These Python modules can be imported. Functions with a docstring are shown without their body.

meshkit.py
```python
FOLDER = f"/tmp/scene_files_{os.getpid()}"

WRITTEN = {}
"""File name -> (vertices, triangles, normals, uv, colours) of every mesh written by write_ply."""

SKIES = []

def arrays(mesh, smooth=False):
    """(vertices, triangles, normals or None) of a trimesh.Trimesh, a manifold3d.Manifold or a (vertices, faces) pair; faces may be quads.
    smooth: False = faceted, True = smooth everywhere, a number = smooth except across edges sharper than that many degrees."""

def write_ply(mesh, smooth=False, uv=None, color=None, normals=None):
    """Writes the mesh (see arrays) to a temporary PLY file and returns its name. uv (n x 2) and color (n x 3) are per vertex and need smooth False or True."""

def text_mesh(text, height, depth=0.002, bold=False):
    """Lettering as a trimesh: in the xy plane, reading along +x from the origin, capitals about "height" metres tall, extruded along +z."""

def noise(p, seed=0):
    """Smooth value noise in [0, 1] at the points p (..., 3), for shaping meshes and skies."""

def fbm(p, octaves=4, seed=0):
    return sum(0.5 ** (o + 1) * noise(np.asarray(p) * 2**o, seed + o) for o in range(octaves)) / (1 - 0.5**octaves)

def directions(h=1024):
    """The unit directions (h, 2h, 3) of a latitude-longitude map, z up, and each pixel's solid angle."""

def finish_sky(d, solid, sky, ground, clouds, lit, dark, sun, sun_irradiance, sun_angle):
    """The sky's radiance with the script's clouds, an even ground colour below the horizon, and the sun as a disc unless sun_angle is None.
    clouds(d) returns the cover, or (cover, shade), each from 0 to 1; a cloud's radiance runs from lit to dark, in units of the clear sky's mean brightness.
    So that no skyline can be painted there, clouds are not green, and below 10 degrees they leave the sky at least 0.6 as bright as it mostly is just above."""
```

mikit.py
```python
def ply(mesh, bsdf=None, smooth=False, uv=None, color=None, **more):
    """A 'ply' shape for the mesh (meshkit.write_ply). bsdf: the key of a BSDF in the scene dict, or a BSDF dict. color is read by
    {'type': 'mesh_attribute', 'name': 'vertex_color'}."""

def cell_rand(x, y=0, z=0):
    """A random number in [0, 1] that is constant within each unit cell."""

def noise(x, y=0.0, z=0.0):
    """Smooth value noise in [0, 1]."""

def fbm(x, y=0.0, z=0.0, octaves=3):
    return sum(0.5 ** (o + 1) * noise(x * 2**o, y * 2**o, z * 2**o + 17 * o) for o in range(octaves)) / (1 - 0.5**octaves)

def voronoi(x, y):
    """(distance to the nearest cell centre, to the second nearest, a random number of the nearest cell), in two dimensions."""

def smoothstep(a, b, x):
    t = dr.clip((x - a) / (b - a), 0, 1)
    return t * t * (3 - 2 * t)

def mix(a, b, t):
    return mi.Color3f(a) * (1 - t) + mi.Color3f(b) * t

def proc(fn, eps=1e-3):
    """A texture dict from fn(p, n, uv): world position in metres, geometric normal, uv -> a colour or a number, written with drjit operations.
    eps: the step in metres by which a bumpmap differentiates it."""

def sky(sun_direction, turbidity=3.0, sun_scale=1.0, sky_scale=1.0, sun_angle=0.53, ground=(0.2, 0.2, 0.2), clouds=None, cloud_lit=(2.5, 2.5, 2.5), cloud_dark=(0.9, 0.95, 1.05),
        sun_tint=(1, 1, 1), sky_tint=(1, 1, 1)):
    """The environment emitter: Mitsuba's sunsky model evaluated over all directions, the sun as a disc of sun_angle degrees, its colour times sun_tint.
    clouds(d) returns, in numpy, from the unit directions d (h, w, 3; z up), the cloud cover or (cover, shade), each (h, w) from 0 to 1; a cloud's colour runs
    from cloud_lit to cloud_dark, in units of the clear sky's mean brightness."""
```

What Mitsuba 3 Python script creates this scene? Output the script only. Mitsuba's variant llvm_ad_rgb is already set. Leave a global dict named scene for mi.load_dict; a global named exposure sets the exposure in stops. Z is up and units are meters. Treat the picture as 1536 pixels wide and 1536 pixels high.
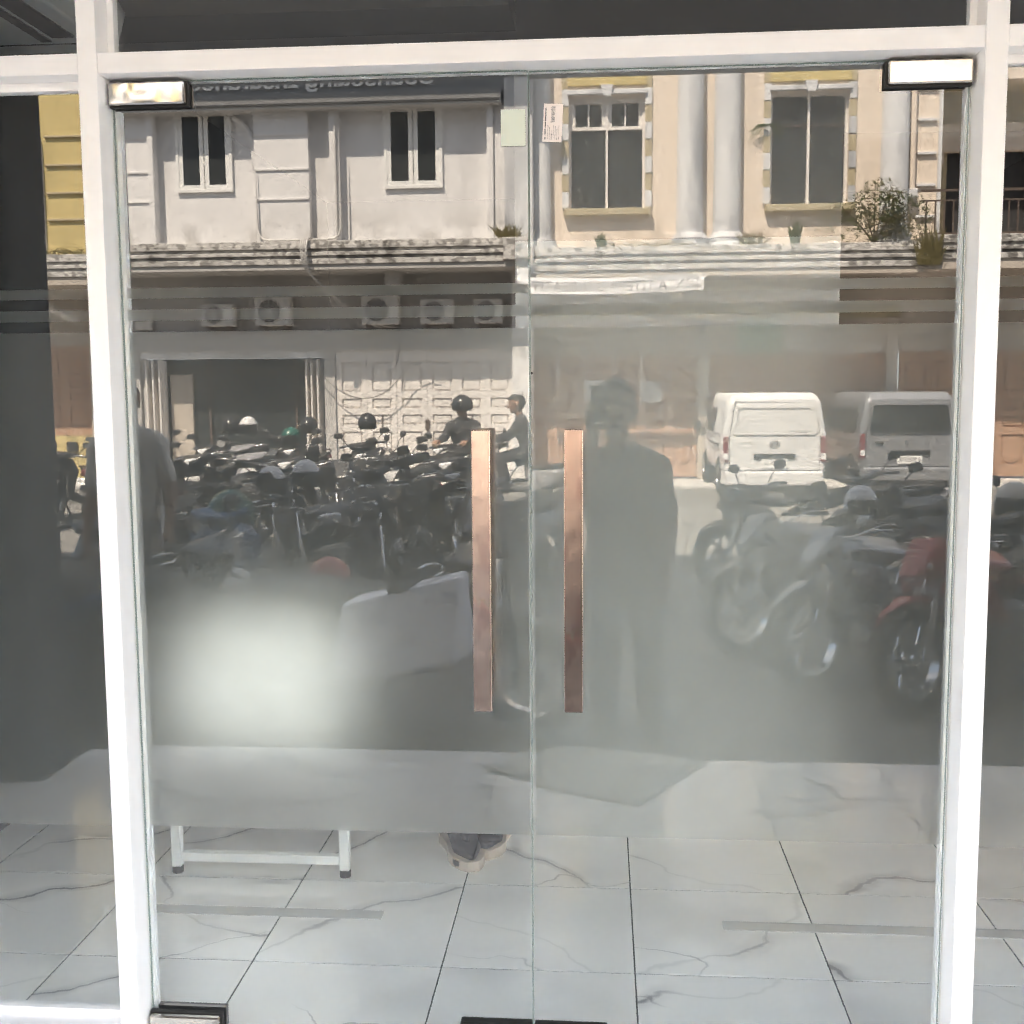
import math, random, numpy as np, trimesh, mitsuba as mi, mikit, meshkit
import drjit as dr
import manifold3d as m3
from shapely.geometry import Polygon, box as sbox, Point
from shapely.ops import unary_union
from shapely import affinity
from mikit import noise, fbm, cell_rand, smoothstep, mix, proc
T4 = mi.ScalarTransform4f
scene, labels = {}, {}
PI = math.pi
rng = np.random.default_rng(7)

# ------------------------------------------------------------------ camera, light, exposure
CAM = np.array([0.0, -2.429, 1.4826])
yaw, pit, rol, focal = 0.0798, 0.1054, -0.0069, 1700.0
fw = np.array([-math.sin(yaw) * math.cos(pit), math.cos(yaw) * math.cos(pit), -math.sin(pit)])
rt = np.array([math.cos(yaw), math.sin(yaw), 0.0])
up0 = np.cross(rt, fw)
upv = -rt * math.sin(rol) + up0 * math.cos(rol)
scene['camera'] = {'type': 'perspective', 'fov': math.degrees(2 * math.atan(768 / focal)), 'fov_axis': 'x',
                   'near_clip': 0.02, 'far_clip': 500.0,
                   'to_world': T4().look_at(origin=CAM.tolist(), target=(CAM + fw).tolist(), up=upv.tolist())}
SUN = (-0.70, 1.50, 2.60)
def thin_cloud(d):
    n = meshkit.fbm(d * [2.2, 2.2, 5.0] + 3.0, 5, 3)
    return np.clip(0.45 + 2.2 * (n - 0.5), 0.15, 0.95)
scene['sky'] = mikit.sky(SUN, turbidity=3.6, sun_tint=(0.955, 0.985, 1.035), sky_tint=(1.0, 0.945, 0.865), ground=(0.25, 0.24, 0.22), clouds=thin_cloud, cloud_lit=(2.3, 2.2, 2.05), cloud_dark=(1.0, 1.0, 1.0))
exposure = 4.72

# ------------------------------------------------------------------ materials
def C(r, g=None, b=None):
    return {'type': 'rgb', 'value': [r, g, b] if g is not None else [r, r, r]}
def mat(key, col, rough=0.5, metallic=0.0, **kw):
    d = {'type': 'principled', 'base_color': col if isinstance(col, dict) else C(*np.atleast_1d(col).tolist() * (3 if np.ndim(col) == 0 else 1)),
         'roughness': rough, 'metallic': metallic, **kw}
    scene[key] = {'type': 'twosided', 'bsdf': d}
def weathered(base, dirt, streak=0.5, mould=0.0, seed=0.0, zbase=4.1, fr=1.0):
    def fn(p, n, uv):
        s = smoothstep(0.52, 0.80, fbm(p.x * 2.3 + seed, p.y * 2.3, p.z * 0.35, 3)) * streak
        g = fbm(p.x * 9 + seed, p.y * 9, p.z * 9, 3) * 0.22
        lo = (1 - smoothstep(zbase, zbase + 0.75, p.z)) * smoothstep(0.40, 0.66, fbm(p.x * 3.1 * fr + seed, p.y * 3 * fr, p.z * 2.4 * fr, 4)) * mould
        return mix(base, dirt, dr.clip(s + g + lo, 0, 0.92))
    return proc(fn)

scene['m_alu'] = {'type': 'twosided', 'bsdf': {'type': 'principled', 'roughness': 0.35, 'base_color': proc(
    lambda p, n, uv: mix((0.89, 0.875, 0.86), (0.66, 0.63, 0.59), dr.clip(smoothstep(0.60, 0.95, fbm(p.x * 11, p.y * 11, p.z * 3.5, 4)) * 0.35, 0, 1)))}}
mat('m_rubber', (0.02, 0.02, 0.02), 0.6)
mat('m_black', (0.025, 0.025, 0.027), 0.35)
mat('m_white', (0.82, 0.82, 0.80), 0.4)
mat('m_whitegloss', (0.80, 0.80, 0.78), 0.3)
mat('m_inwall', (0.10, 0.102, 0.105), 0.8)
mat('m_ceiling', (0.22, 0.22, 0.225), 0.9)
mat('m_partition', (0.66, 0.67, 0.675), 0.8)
mat('m_partition_dim', (0.22, 0.22, 0.22), 0.8)  # partition again, darkened where less light reaches its upper part
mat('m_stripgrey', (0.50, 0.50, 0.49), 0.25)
mat('m_soffit', (0.48, 0.47, 0.46), 0.9)
mat('m_pillar', (0.05, 0.05, 0.052), 0.7)
mat('m_grout', (0.13, 0.13, 0.127), 0.9)
mat('m_acgrey', (0.42, 0.42, 0.42), 0.5)
scene['m_chrome'] = {'type': 'bumpmap', 'scale': 0.01,
    'arbitrary': proc(lambda p, n, uv: fbm(p.x * 26, p.y * 5, p.z * 20 + 3, 2) * 0.55, eps=4e-3),
    'bsdf': {'type': 'twosided', 'bsdf': {'type': 'roughconductor', 'material': 'none', 'specular_reflectance': C(0.50, 0.485, 0.47), 'alpha': 0.04}}}
scene['m_chromeflat'] = {'type': 'twosided', 'bsdf': {'type': 'roughconductor', 'material': 'none', 'specular_reflectance': C(0.60, 0.57, 0.52), 'alpha': 0.03}}
def handle_col(p, n, uv):
    w = smoothstep(0.45, 0.7, fbm(p.x * 40, p.y * 40, p.z * 14, 3))
    return mix((0.77, 0.61, 0.52), (0.62, 0.46, 0.40), w)
scene['m_handle'] = {'type': 'bumpmap', 'scale': 0.0005, 'arbitrary': proc(lambda p, n, uv: fbm(p.x * 30, p.y * 30, p.z * 30, 3), eps=3e-3),
    'bsdf': {'type': 'twosided', 'bsdf': {'type': 'roughconductor', 'material': 'none', 'specular_reflectance': proc(handle_col), 'alpha': 0.055}}}
# clear float glass: reflects about 11 %, passes about 83 % (the index and the two factors multiply out to that)
def dust(p, n, uv):
    return mi.Color3f(0.45) * (0.96 + 0.06 * fbm(p.x * 6, p.z * 6, 0.0, 2))
scene['m_glass'] = {'type': 'thindielectric', 'int_ior': 6.0, 'specular_reflectance': C(0.165, 0.165, 0.166),
                    'specular_transmittance': proc(lambda p, n, uv: mi.Color3f(2.50, 2.58, 2.54))}
# the same glass where the film backs it (the split only changes how often each branch is sampled)
scene['m_glassfilm'] = {'type': 'thindielectric', 'int_ior': 2.6, 'specular_reflectance': C(0.333, 0.333, 0.335),
                        'specular_transmittance': proc(lambda p, n, uv: mi.Color3f(1.215, 1.254, 1.235))}
scene['m_glasslow'] = {'type': 'thindielectric', 'int_ior': 2.215, 'specular_reflectance': C(0.44, 0.44, 0.443),
                       'specular_transmittance': proc(lambda p, n, uv: mi.Color3f(1.085, 1.12, 1.10))}
scene['m_film'] = {'type': 'principledthin', 'base_color': proc(lambda p, n, uv: mi.Color3f(0.72, 0.735, 0.725) * (0.92 + 0.16 * fbm(p.x * 5.0, p.z * 5.0, 2.0, 4))), 'roughness': 0.72, 'spec_trans': 0.895,
                   'diff_trans': 0.4, 'eta': 1.05, 'specular_reflectance_sampling_rate': 0.03, 'diffuse_transmittance_sampling_rate': 0.6}
mat('m_edge', (0.20, 0.26, 0.23), 0.3)
TX0, TY0, TS = -0.414, 0.348, 0.5
def marble(p, n, uv):
    i, j = dr.floor((p.x - TX0) / TS), dr.floor((p.y - TY0) / TS)
    fl = dr.select(cell_rand(i, j, 3) > 0.5, 1.0, -1.0)
    x, y = p.x + cell_rand(i, j, 1) * 13, fl * p.y + cell_rand(i, j, 2) * 17
    u, v = x * 0.82 + y * 0.57, -x * 0.57 + y * 0.82            # along and across the veins
    w = fbm(x * 1.7, y * 1.7, 4.0, 3) - 0.5
    w2 = fbm(x * 9.0, y * 9.0, 8.0, 4) - 0.5
    q = v * 1.75 + w * 0.75 + w2 * 0.13
    a = dr.abs(q - dr.floor(q) - 0.5) * 2
    amount = smoothstep(0.42, 0.66, fbm(u * 1.5 + 5, v * 2.0, 1.0, 3))
    v1 = (1 - smoothstep(0.0, 0.030, a)) * (0.18 + 0.82 * amount)
    halo = (1 - smoothstep(0.0, 0.16, a)) * amount * (0.24 + 0.6 * (w2 + 0.25))
    q2 = u * 1.3 + v * 0.9 + w * 1.1 + w2 * 0.16
    b = dr.abs(q2 - dr.floor(q2) - 0.5) * 2
    v2 = (1 - smoothstep(0.0, 0.016, b)) * smoothstep(0.50, 0.70, fbm(u * 2.1, v * 2.1 + 3, 9.0, 2)) * 0.55
    cloud = smoothstep(0.5, 0.8, fbm(x * 2.6, y * 2.6, 12.0, 3)) * 0.16
    t = dr.clip(v1 * 0.85 + dr.maximum(halo, 0) + v2 + cloud, 0, 0.85)
    tone = 0.97 + 0.05 * cell_rand(i, j, 5)
    return mix((0.93, 0.908, 0.87), (0.27, 0.265, 0.265), t) * tone
scene['m_marble'] = {'type': 'twosided', 'bsdf': {'type': 'principled', 'base_color': proc(marble), 'roughness': 0.10, 'specular': 0.5}}
def street(p, n, uv):
    g = fbm(p.x * 1.3, p.y * 1.3, 0.0, 4)
    f = noise(p.x * 55, p.y * 55, 0.0) * 0.12
    s = smoothstep(0.55, 0.75, fbm(p.x * 0.45 + 7, p.y * 0.45, 3.0, 3)) * 0.5
    return mix((0.22, 0.212, 0.20), (0.12, 0.117, 0.11), dr.clip(g * 0.55 + f + s, 0, 1))
scene['m_street'] = {'type': 'twosided', 'bsdf': {'type': 'diffuse', 'reflectance': proc(street)}}
def wmat(key, *a, **k):
    scene[key] = {'type': 'twosided', 'bsdf': {'type': 'diffuse', 'reflectance': weathered(*a, **k)}}
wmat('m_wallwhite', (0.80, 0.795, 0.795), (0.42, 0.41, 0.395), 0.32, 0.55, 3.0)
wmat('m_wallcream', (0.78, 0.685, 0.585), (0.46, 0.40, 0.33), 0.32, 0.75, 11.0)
wmat('m_wallyellow', (0.60, 0.49, 0.235), (0.36, 0.31, 0.16), 0.5, 0.5, 21.0)
wmat('m_ledge', (0.66, 0.645, 0.62), (0.12, 0.115, 0.105), 0.60, 0.62, 31.0, zbase=3.95, fr=4.2)
wmat('m_column', (0.70, 0.71, 0.72), (0.36, 0.37, 0.39), 0.75, 0.8, 41.0)
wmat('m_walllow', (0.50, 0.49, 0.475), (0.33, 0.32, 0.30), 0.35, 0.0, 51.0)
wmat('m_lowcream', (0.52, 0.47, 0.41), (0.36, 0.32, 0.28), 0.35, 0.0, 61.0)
wmat('m_olive', (0.47, 0.41, 0.28), (0.33, 0.29, 0.20), 0.3, 0.0, 71.0)
wmat('m_wdoor', (0.76, 0.73, 0.70), (0.52, 0.49, 0.46), 0.45, 0.5, 81.0, zbase=-0.1)
wmat('m_odoor', (0.45, 0.29, 0.20), (0.32, 0.205, 0.145), 0.4, 0.3, 91.0, zbase=-0.1)
mat('m_frieze', (0.20, 0.205, 0.21), 0.7)
mat('m_darkglass', (0.035, 0.04, 0.042), 0.12, specular=0.5)
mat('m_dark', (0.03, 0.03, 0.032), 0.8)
mat('m_iron', (0.10, 0.075, 0.06), 0.5)
mat('m_pipe', (0.55, 0.54, 0.52), 0.5)
mat('m_cable', (0.05, 0.05, 0.05), 0.6)
mat('m_acwhite', (0.62, 0.61, 0.58), 0.5)
mat('m_banner', (0.66, 0.655, 0.665), 0.7)
mat('m_bannerink', (0.26, 0.26, 0.27), 0.7)
mat('m_ink', (0.13, 0.13, 0.14), 0.7)
mat('m_greensign', (0.30, 0.37, 0.29), 0.6)
mat('m_greenink', (0.07, 0.13, 0.08), 0.6)
mat('m_notice', (0.72, 0.70, 0.69), 0.7)
mat('m_sticker', (0.84, 0.76, 0.72), 0.6)
mat('m_greensticker', (0.66, 0.72, 0.62), 0.5)
mat('m_card', (0.46, 0.44, 0.39), 0.85)
mat('m_shirtgrey', (0.62, 0.60, 0.56), 0.9)
mat('m_skin', (0.30, 0.18, 0.12), 0.6)
mat('m_hair', (0.012, 0.011, 0.010), 0.6)
mat('m_clothdark', (0.05, 0.05, 0.055), 0.9)
mat('m_clothblue', (0.05, 0.06, 0.085), 0.9)
mat('m_shoe', (0.022, 0.022, 0.025), 0.85)
mat('m_sole', (0.44, 0.38, 0.32), 0.7)
mat('p_white', (0.60, 0.60, 0.60), 0.28, clearcoat=0.6)
mat('p_silver', (0.30, 0.31, 0.33), 0.32, 0.45, clearcoat=0.6)
mat('p_black', (0.018, 0.018, 0.02), 0.25, clearcoat=0.8)
mat('p_grey', (0.22, 0.22, 0.23), 0.3, clearcoat=0.6)
mat('p_red', (0.36, 0.035, 0.03), 0.25, clearcoat=0.8)
mat('p_blue', (0.05, 0.10, 0.20), 0.25, clearcoat=0.8)
mat('p_green', (0.015, 0.10, 0.075), 0.25, clearcoat=0.8)
mat('m_tyre', (0.022, 0.022, 0.022), 0.75)
mat('m_plastic', (0.03, 0.03, 0.032), 0.5)
mat('m_steel', (0.62, 0.62, 0.62), 0.22, 1.0)
mat('m_seat', (0.02, 0.02, 0.02), 0.55)
mat('m_redlamp', (0.17, 0.025, 0.025), 0.15, clearcoat=1.0)
mat('m_lamp', (0.70, 0.71, 0.72), 0.08, clearcoat=1.0)
mat('m_plate', (0.78, 0.78, 0.76), 0.5)
mat('m_mirror', (0.75, 0.77, 0.8), 0.06, 1.0)
mat('m_sack', (0.88, 0.87, 0.90), 0.75)
scene['m_leaf'] = {'type': 'principledthin', 'base_color': C(0.075, 0.10, 0.035), 'roughness': 0.55, 'diff_trans': 0.6, 'spec_trans': 0.0}
scene['m_dryleaf'] = {'type': 'principledthin', 'base_color': C(0.17, 0.15, 0.075), 'roughness': 0.6, 'diff_trans': 0.6, 'spec_trans': 0.0}
mat('m_stem', (0.10, 0.075, 0.05), 0.9)

# ------------------------------------------------------------------ mesh helpers
cat = trimesh.util.concatenate
def box(x0, x1, y0, y1, z0, z1, c=0.0):
    x0, x1, y0, y1, z0, z1 = min(x0, x1), max(x0, x1), min(y0, y1), max(y0, y1), min(z0, z1), max(z0, z1)
    if c <= 0:
        m = trimesh.creation.box(extents=(x1 - x0, y1 - y0, z1 - z0))
        m.apply_translation(((x0 + x1) / 2, (y0 + y1) / 2, (z0 + z1) / 2))
        return m
    pts = []
    for sx, a in ((1, x0), (-1, x1)):
        for sy, b in ((1, y0), (-1, y1)):
            for sz, d in ((1, z0), (-1, z1)):
                pts += [(a + sx * c, b + sy * c, d), (a + sx * c, b, d + sz * c), (a, b + sy * c, d + sz * c)]
    return trimesh.convex.convex_hull(np.array(pts))
def exz(poly, y0, y1):
    """A polygon drawn in x and z, extruded from y0 to y1."""
    y0, y1 = min(y0, y1), max(y0, y1)
    out = []
    for g in getattr(poly, 'geoms', [poly]):
        if g.area < 1e-7:
            continue
        m = trimesh.creation.extrude_polygon(g, y1 - y0, engine='earcut')
        v = m.vertices
        out.append(trimesh.Trimesh(np.stack([v[:, 0], v[:, 2] + y0, v[:, 1]], 1), m.faces[:, ::-1], process=False))
    return cat(out)
def exy(poly, z0, z1):
    out = []
    for g in getattr(poly, 'geoms', [poly]):
        m = trimesh.creation.extrude_polygon(g, z1 - z0, engine='earcut'); m.apply_translation((0, 0, z0)); out.append(m)
    return cat(out)
def tube(pts, r, n=10, cap=True):
    p = np.asarray(pts, float); r = np.broadcast_to(r, len(p)).astype(float)
    t = np.gradient(p, axis=0); t /= np.linalg.norm(t, axis=1, keepdims=True) + 1e-12
    ref = np.array([0, 0, 1.0]) if abs(t[:, 2]).mean() < 0.8 else np.array([1.0, 0, 0])
    a = np.cross(t, ref); a /= np.linalg.norm(a, axis=1, keepdims=True) + 1e-12
    b = np.cross(t, a); th = np.arange(n) * 2 * PI / n
    v = (p[:, None] + r[:, None, None] * (np.cos(th)[None, :, None] * a[:, None] + np.sin(th)[None, :, None] * b[:, None])).reshape(-1, 3)
    f = []
    for i in range(len(p) - 1):
        for j in range(n):
            k = (j + 1) % n
            f += [(i * n + j, i * n + k, (i + 1) * n + k), (i * n + j, (i + 1) * n + k, (i + 1) * n + j)]
    if cap:
        v = np.vstack([v, p[:1], p[-1:]]); s, e = len(v) - 2, len(v) - 1; L = (len(p) - 1) * n
        for j in range(n):
            k = (j + 1) % n
            f += [(s, k, j), (e, L + j, L + k)]
    m = trimesh.Trimesh(v, np.array(f), process=False)
    return m
def spline(pts, n=24):
    from scipy.interpolate import CubicSpline
    p = np.asarray(pts, float); t = np.r_[0, np.cumsum(np.linalg.norm(np.diff(p, axis=0), axis=1))]
    return CubicSpline(t, p)(np.linspace(0, t[-1], n))
def lathe_x(profile, n=28):
    """Profile of (x along the axle, radius), turned about the local y axis: x goes to y."""
    pr = np.asarray(profile, float)
    m = trimesh.creation.revolve(pr[:, ::-1], sections=n)   # (radius, height)
    v = m.vertices
    return trimesh.Trimesh(np.stack([v[:, 0], v[:, 2], v[:, 1]], 1), m.faces[:, ::-1], process=False)
def ball(p, r, n=12):
    s = m3.Manifold.sphere(r, n).translate(list(map(float, p))); return s
def hull(pts, r, n=12):
    r = np.broadcast_to(r, len(pts))
    return m3.Manifold.batch_hull([ball(p, float(q), n) for p, q in zip(pts, r)])
def tm(man):
    m = man.to_mesh(); return trimesh.Trimesh(np.array(m.vert_properties[:, :3]), np.array(m.tri_verts), process=False)
def smoothman(man, edge, it=8):
    m = tm(man.refine_to_length(edge)); m.merge_vertices()
    trimesh.smoothing.filter_taubin(m, iterations=it); return m
def moved(m, loc=(0, 0, 0), rz=0.0, rx=0.0, ry=0.0, s=1.0):
    m = m.copy()
    R = trimesh.transformations.euler_matrix(rx, ry, rz); R[:3, :3] *= s; R[:3, 3] = loc
    m.apply_transform(R); return m
def text_in(text, h, x, y, z, depth=0.01, bold=True, width=None):
    """Lettering on a wall that looks towards the shop (+y): it runs along -x from x."""
    m = meshkit.text_mesh(text, h, depth, bold)
    v = m.vertices.copy()
    if width: v[:, 0] *= width / v[:, 0].max()
    m.vertices = np.stack([x - v[:, 0], y + v[:, 2], z + v[:, 1]], 1)
    return m

# ------------------------------------------------------------------ scene helpers
used = {}
def key_of(base):
    n = used.get(base, -1) + 1; used[base] = n
    return base if n == 0 else f'{base}_{n:03d}'
def thing(name, label=None, cat_=None, group=None, kind=None):
    k = key_of(name); labels[k] = {}
    for a, b in (('label', label), ('category', cat_), ('group', group), ('kind', kind)):
        if b: labels[k][a] = b
    return k
def put(parent, part, mesh, m, smooth=False, label=None, kind=None, **kw):
    k = key_of(f'{parent}__{part}')
    scene[k] = mikit.ply(mesh, m, smooth, **kw)
    if label or kind:
        labels[k] = {a: b for a, b in (('label', label), ('kind', kind)) if b}
    return k
def one(name, mesh, m, smooth=False, label=None, cat_=None, group=None, kind=None, **kw):
    k = thing(name, label, cat_, group, kind); scene[k] = mikit.ply(mesh, m, smooth, **kw); return k

# ================================================================== THE SETTING: street, porch, shop floor
one('street', box(-90, 90, -90, -2.07, -0.45, -0.25), 'm_street', kind='structure', label='worn grey street surface between the shop and the row opposite')
one('far_pavement', box(-30, 30, -24, -17.9, -0.40, -0.20, 0.01), 'm_walllow', kind='structure', label='raised concrete pavement in front of the opposite shophouses')
porch_base = unary_union([sbox(-2.15, -2.06, 6, 0.1), sbox(-6, -1.68, 6, 0.1)])
one('porch_base', exy(porch_base, -0.45, -0.0016), 'm_grout', kind='structure', label='raised porch slab with dark grout joints before the glass doors')
one('shop_base', box(-6, 6, 0.1, 6.2, -0.45, -0.0016), 'm_grout', kind='structure', label='shop floor slab with dark grout joints behind the glass doors')
tile_cache = {}
def tile(parent, x0, x1, y0, y1):
    k = (round(x1 - x0, 3), round(y1 - y0, 3))
    if k not in tile_cache:
        tile_cache[k] = mikit.ply(box(0, k[0], 0, k[1], -0.02, 0, 0.0007), 'm_marble')
    kk = key_of(parent + '__tile')
    scene[kk] = {**tile_cache[k], 'to_world': T4().translate([x0, y0, float(rng.uniform(-0.0004, 0.0004))])}
g = 0.0019
for i in range(-8, 7):
    for j in range(-6, 11):
        x0, y0 = TX0 + i * TS, TY0 + j * TS
        if j >= 0:
            if -2.55 < x0 + TS and x0 < 2.6:
                tile('shop_base', x0 + g, x0 + TS - g, y0 + g, y0 + TS - g)
        else:
            ya, yb = max(y0, -2.06), y0 + TS
            if yb - ya < 0.05 or x0 + TS < -3.6 or x0 > 2.9: continue
            xa = max(x0, -2.15) if y0 < -1.66 else x0
            if x0 + TS - xa < 0.03: continue
            tile('porch_base', xa + g, x0 + TS - g, ya + g, yb - g)

# ================================================================== OUR SHOP BUILDING
B = thing('shop_building', 'dark interior of the shop behind the doors, with its grey ceiling and walls', 'building')
put(B, 'canopy', box(-14, 14, -2.15, -0.06, 2.80, 3.05), 'm_soffit')
put(B, 'canopy_edge', box(-14, 14, -2.30, -2.152, 2.78, 3.35), 'm_soffit')
put(B, 'upper_wall', box(-14, 14, -2.26, 6.2, 3.352, 12.55), 'm_walllow')
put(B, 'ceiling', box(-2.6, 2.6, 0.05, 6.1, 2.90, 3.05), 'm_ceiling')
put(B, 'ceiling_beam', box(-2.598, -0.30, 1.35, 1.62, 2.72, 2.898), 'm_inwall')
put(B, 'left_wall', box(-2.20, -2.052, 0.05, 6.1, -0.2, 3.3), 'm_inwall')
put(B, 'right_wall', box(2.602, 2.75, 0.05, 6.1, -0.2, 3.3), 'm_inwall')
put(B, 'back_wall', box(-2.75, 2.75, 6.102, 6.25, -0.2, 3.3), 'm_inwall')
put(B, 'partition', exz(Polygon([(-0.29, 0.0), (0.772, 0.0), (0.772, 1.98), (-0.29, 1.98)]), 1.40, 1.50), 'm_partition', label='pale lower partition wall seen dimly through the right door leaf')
put(B, 'upper_partition', exz(Polygon([(-0.29, 1.9805), (0.772, 1.9805), (0.772, 2.303), (2.6, 2.285), (2.6, 2.58), (-0.29, 2.58)]), 1.40, 1.50), 'm_partition_dim', label='upper part of the partition wall, its dimmer light put into a darker grey')
put(B, 'side_front', box(-14, -1.862, -0.06, 0.10, -0.2, 2.80), 'm_soffit')
put(B, 'side_front', box(2.62, 14, -0.06, 0.10, -0.2, 2.80), 'm_soffit')
put(B, 'pillar', box(-2.78, -2.19, -1.98, -1.675, -0.2, 2.80, 0.01), 'm_pillar', label='dark porch pillar reflected at the left edge of the left side panel')
put(B, 'pillar', box(2.95, 3.45, -1.98, -1.675, -0.2, 2.80, 0.01), 'm_pillar')

# ---- aluminium frame with its panes
XL, XR, ZT = -1.0458, 0.7384, 2.147
F = thing('shopfront_frame', 'white aluminium frame holding the glass doors, side panels and transoms', 'window frame')
def post(x0, x1):
    put(F, 'post', box(x0, x1, -0.07, 0.034, 0, 2.80, 0.0015), 'm_alu')
post(XL - 0.042, XL - 0.0005); post(XR + 0.006, XR + 0.05)
post(-1.86, -1.816); post(2.556, 2.60)
for a, b in ((-1.8155, XL - 0.0425), (XL, XR + 0.0055), (XR + 0.0505, 2.5555)):
    put(F, 'rail', box(a, b, -0.068, 0.032, 2.146, 2.188, 0.0012), 'm_alu')
    put(F, 'head_rail', box(a, b, -0.068, 0.032, 2.755, 2.799, 0.0012), 'm_alu')
    put(F, 'bead', cat([box(a, b, -0.012, 0.012, 2.1885, 2.203), box(a, a + 0.014, -0.012, 0.012, 2.2032, 2.7548), box(b - 0.014, b, -0.012, 0.012, 2.2032, 2.7548)]), 'm_alu')
    put(F, 'transom_pane', trimesh.Trimesh([(a + .01, 0, 2.2), (b - .01, 0, 2.2), (b - .01, 0, 2.757), (a + .01, 0, 2.757)], [(0, 1, 2), (0, 2, 3)], process=False), 'm_glass')
def quad(x0, x1, z0, z1, y):
    return trimesh.Trimesh([(x0, y, z0), (x1, y, z0), (x1, y, z1), (x0, y, z1)], [(0, 1, 2), (0, 2, 3)], process=False)
FILM = ((0.497, 1.619, 'frosted_film'), (1.643, 1.667, 'film_stripe'), (1.691, 1.713, 'film_stripe'))
for a, b in ((-1.8155, XL - 0.0425), (XR + 0.0505, 2.5555)):
    put(F, 'sill', box(a, b, -0.068, 0.032, 0.002, 0.046, 0.0015), 'm_alu')
    put(F, 'bead', box(a, b, -0.014, 0.014, 0.0465, 0.062), 'm_alu'); put(F, 'bead', box(a, b, -0.014, 0.014, 2.128, 2.1455), 'm_alu')
    for z0, z1, mg in ((0.05, 0.497, 'm_glass'), (0.497, 1.30, 'm_glasslow'), (1.30, 1.619, 'm_glassfilm'), (1.619, 2.14, 'm_glass')):
        put(F, 'side_pane', quad(a, b, z0, z1, 0), mg)
    for z0, z1, nm in FILM:
        put(F, nm, quad(a + 0.002, b - 0.002, z0, z1, 0.006), 'm_film')
put(F, 'door_stop', box(XL + 0.001, XL + 0.011, 0.012, 0.030, 0.002, 2.145), 'm_alu'); put(F, 'door_stop', box(XR - 0.006, XR + 0.0052, 0.012, 0.030, 0.002, 2.145), 'm_alu')

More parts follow.
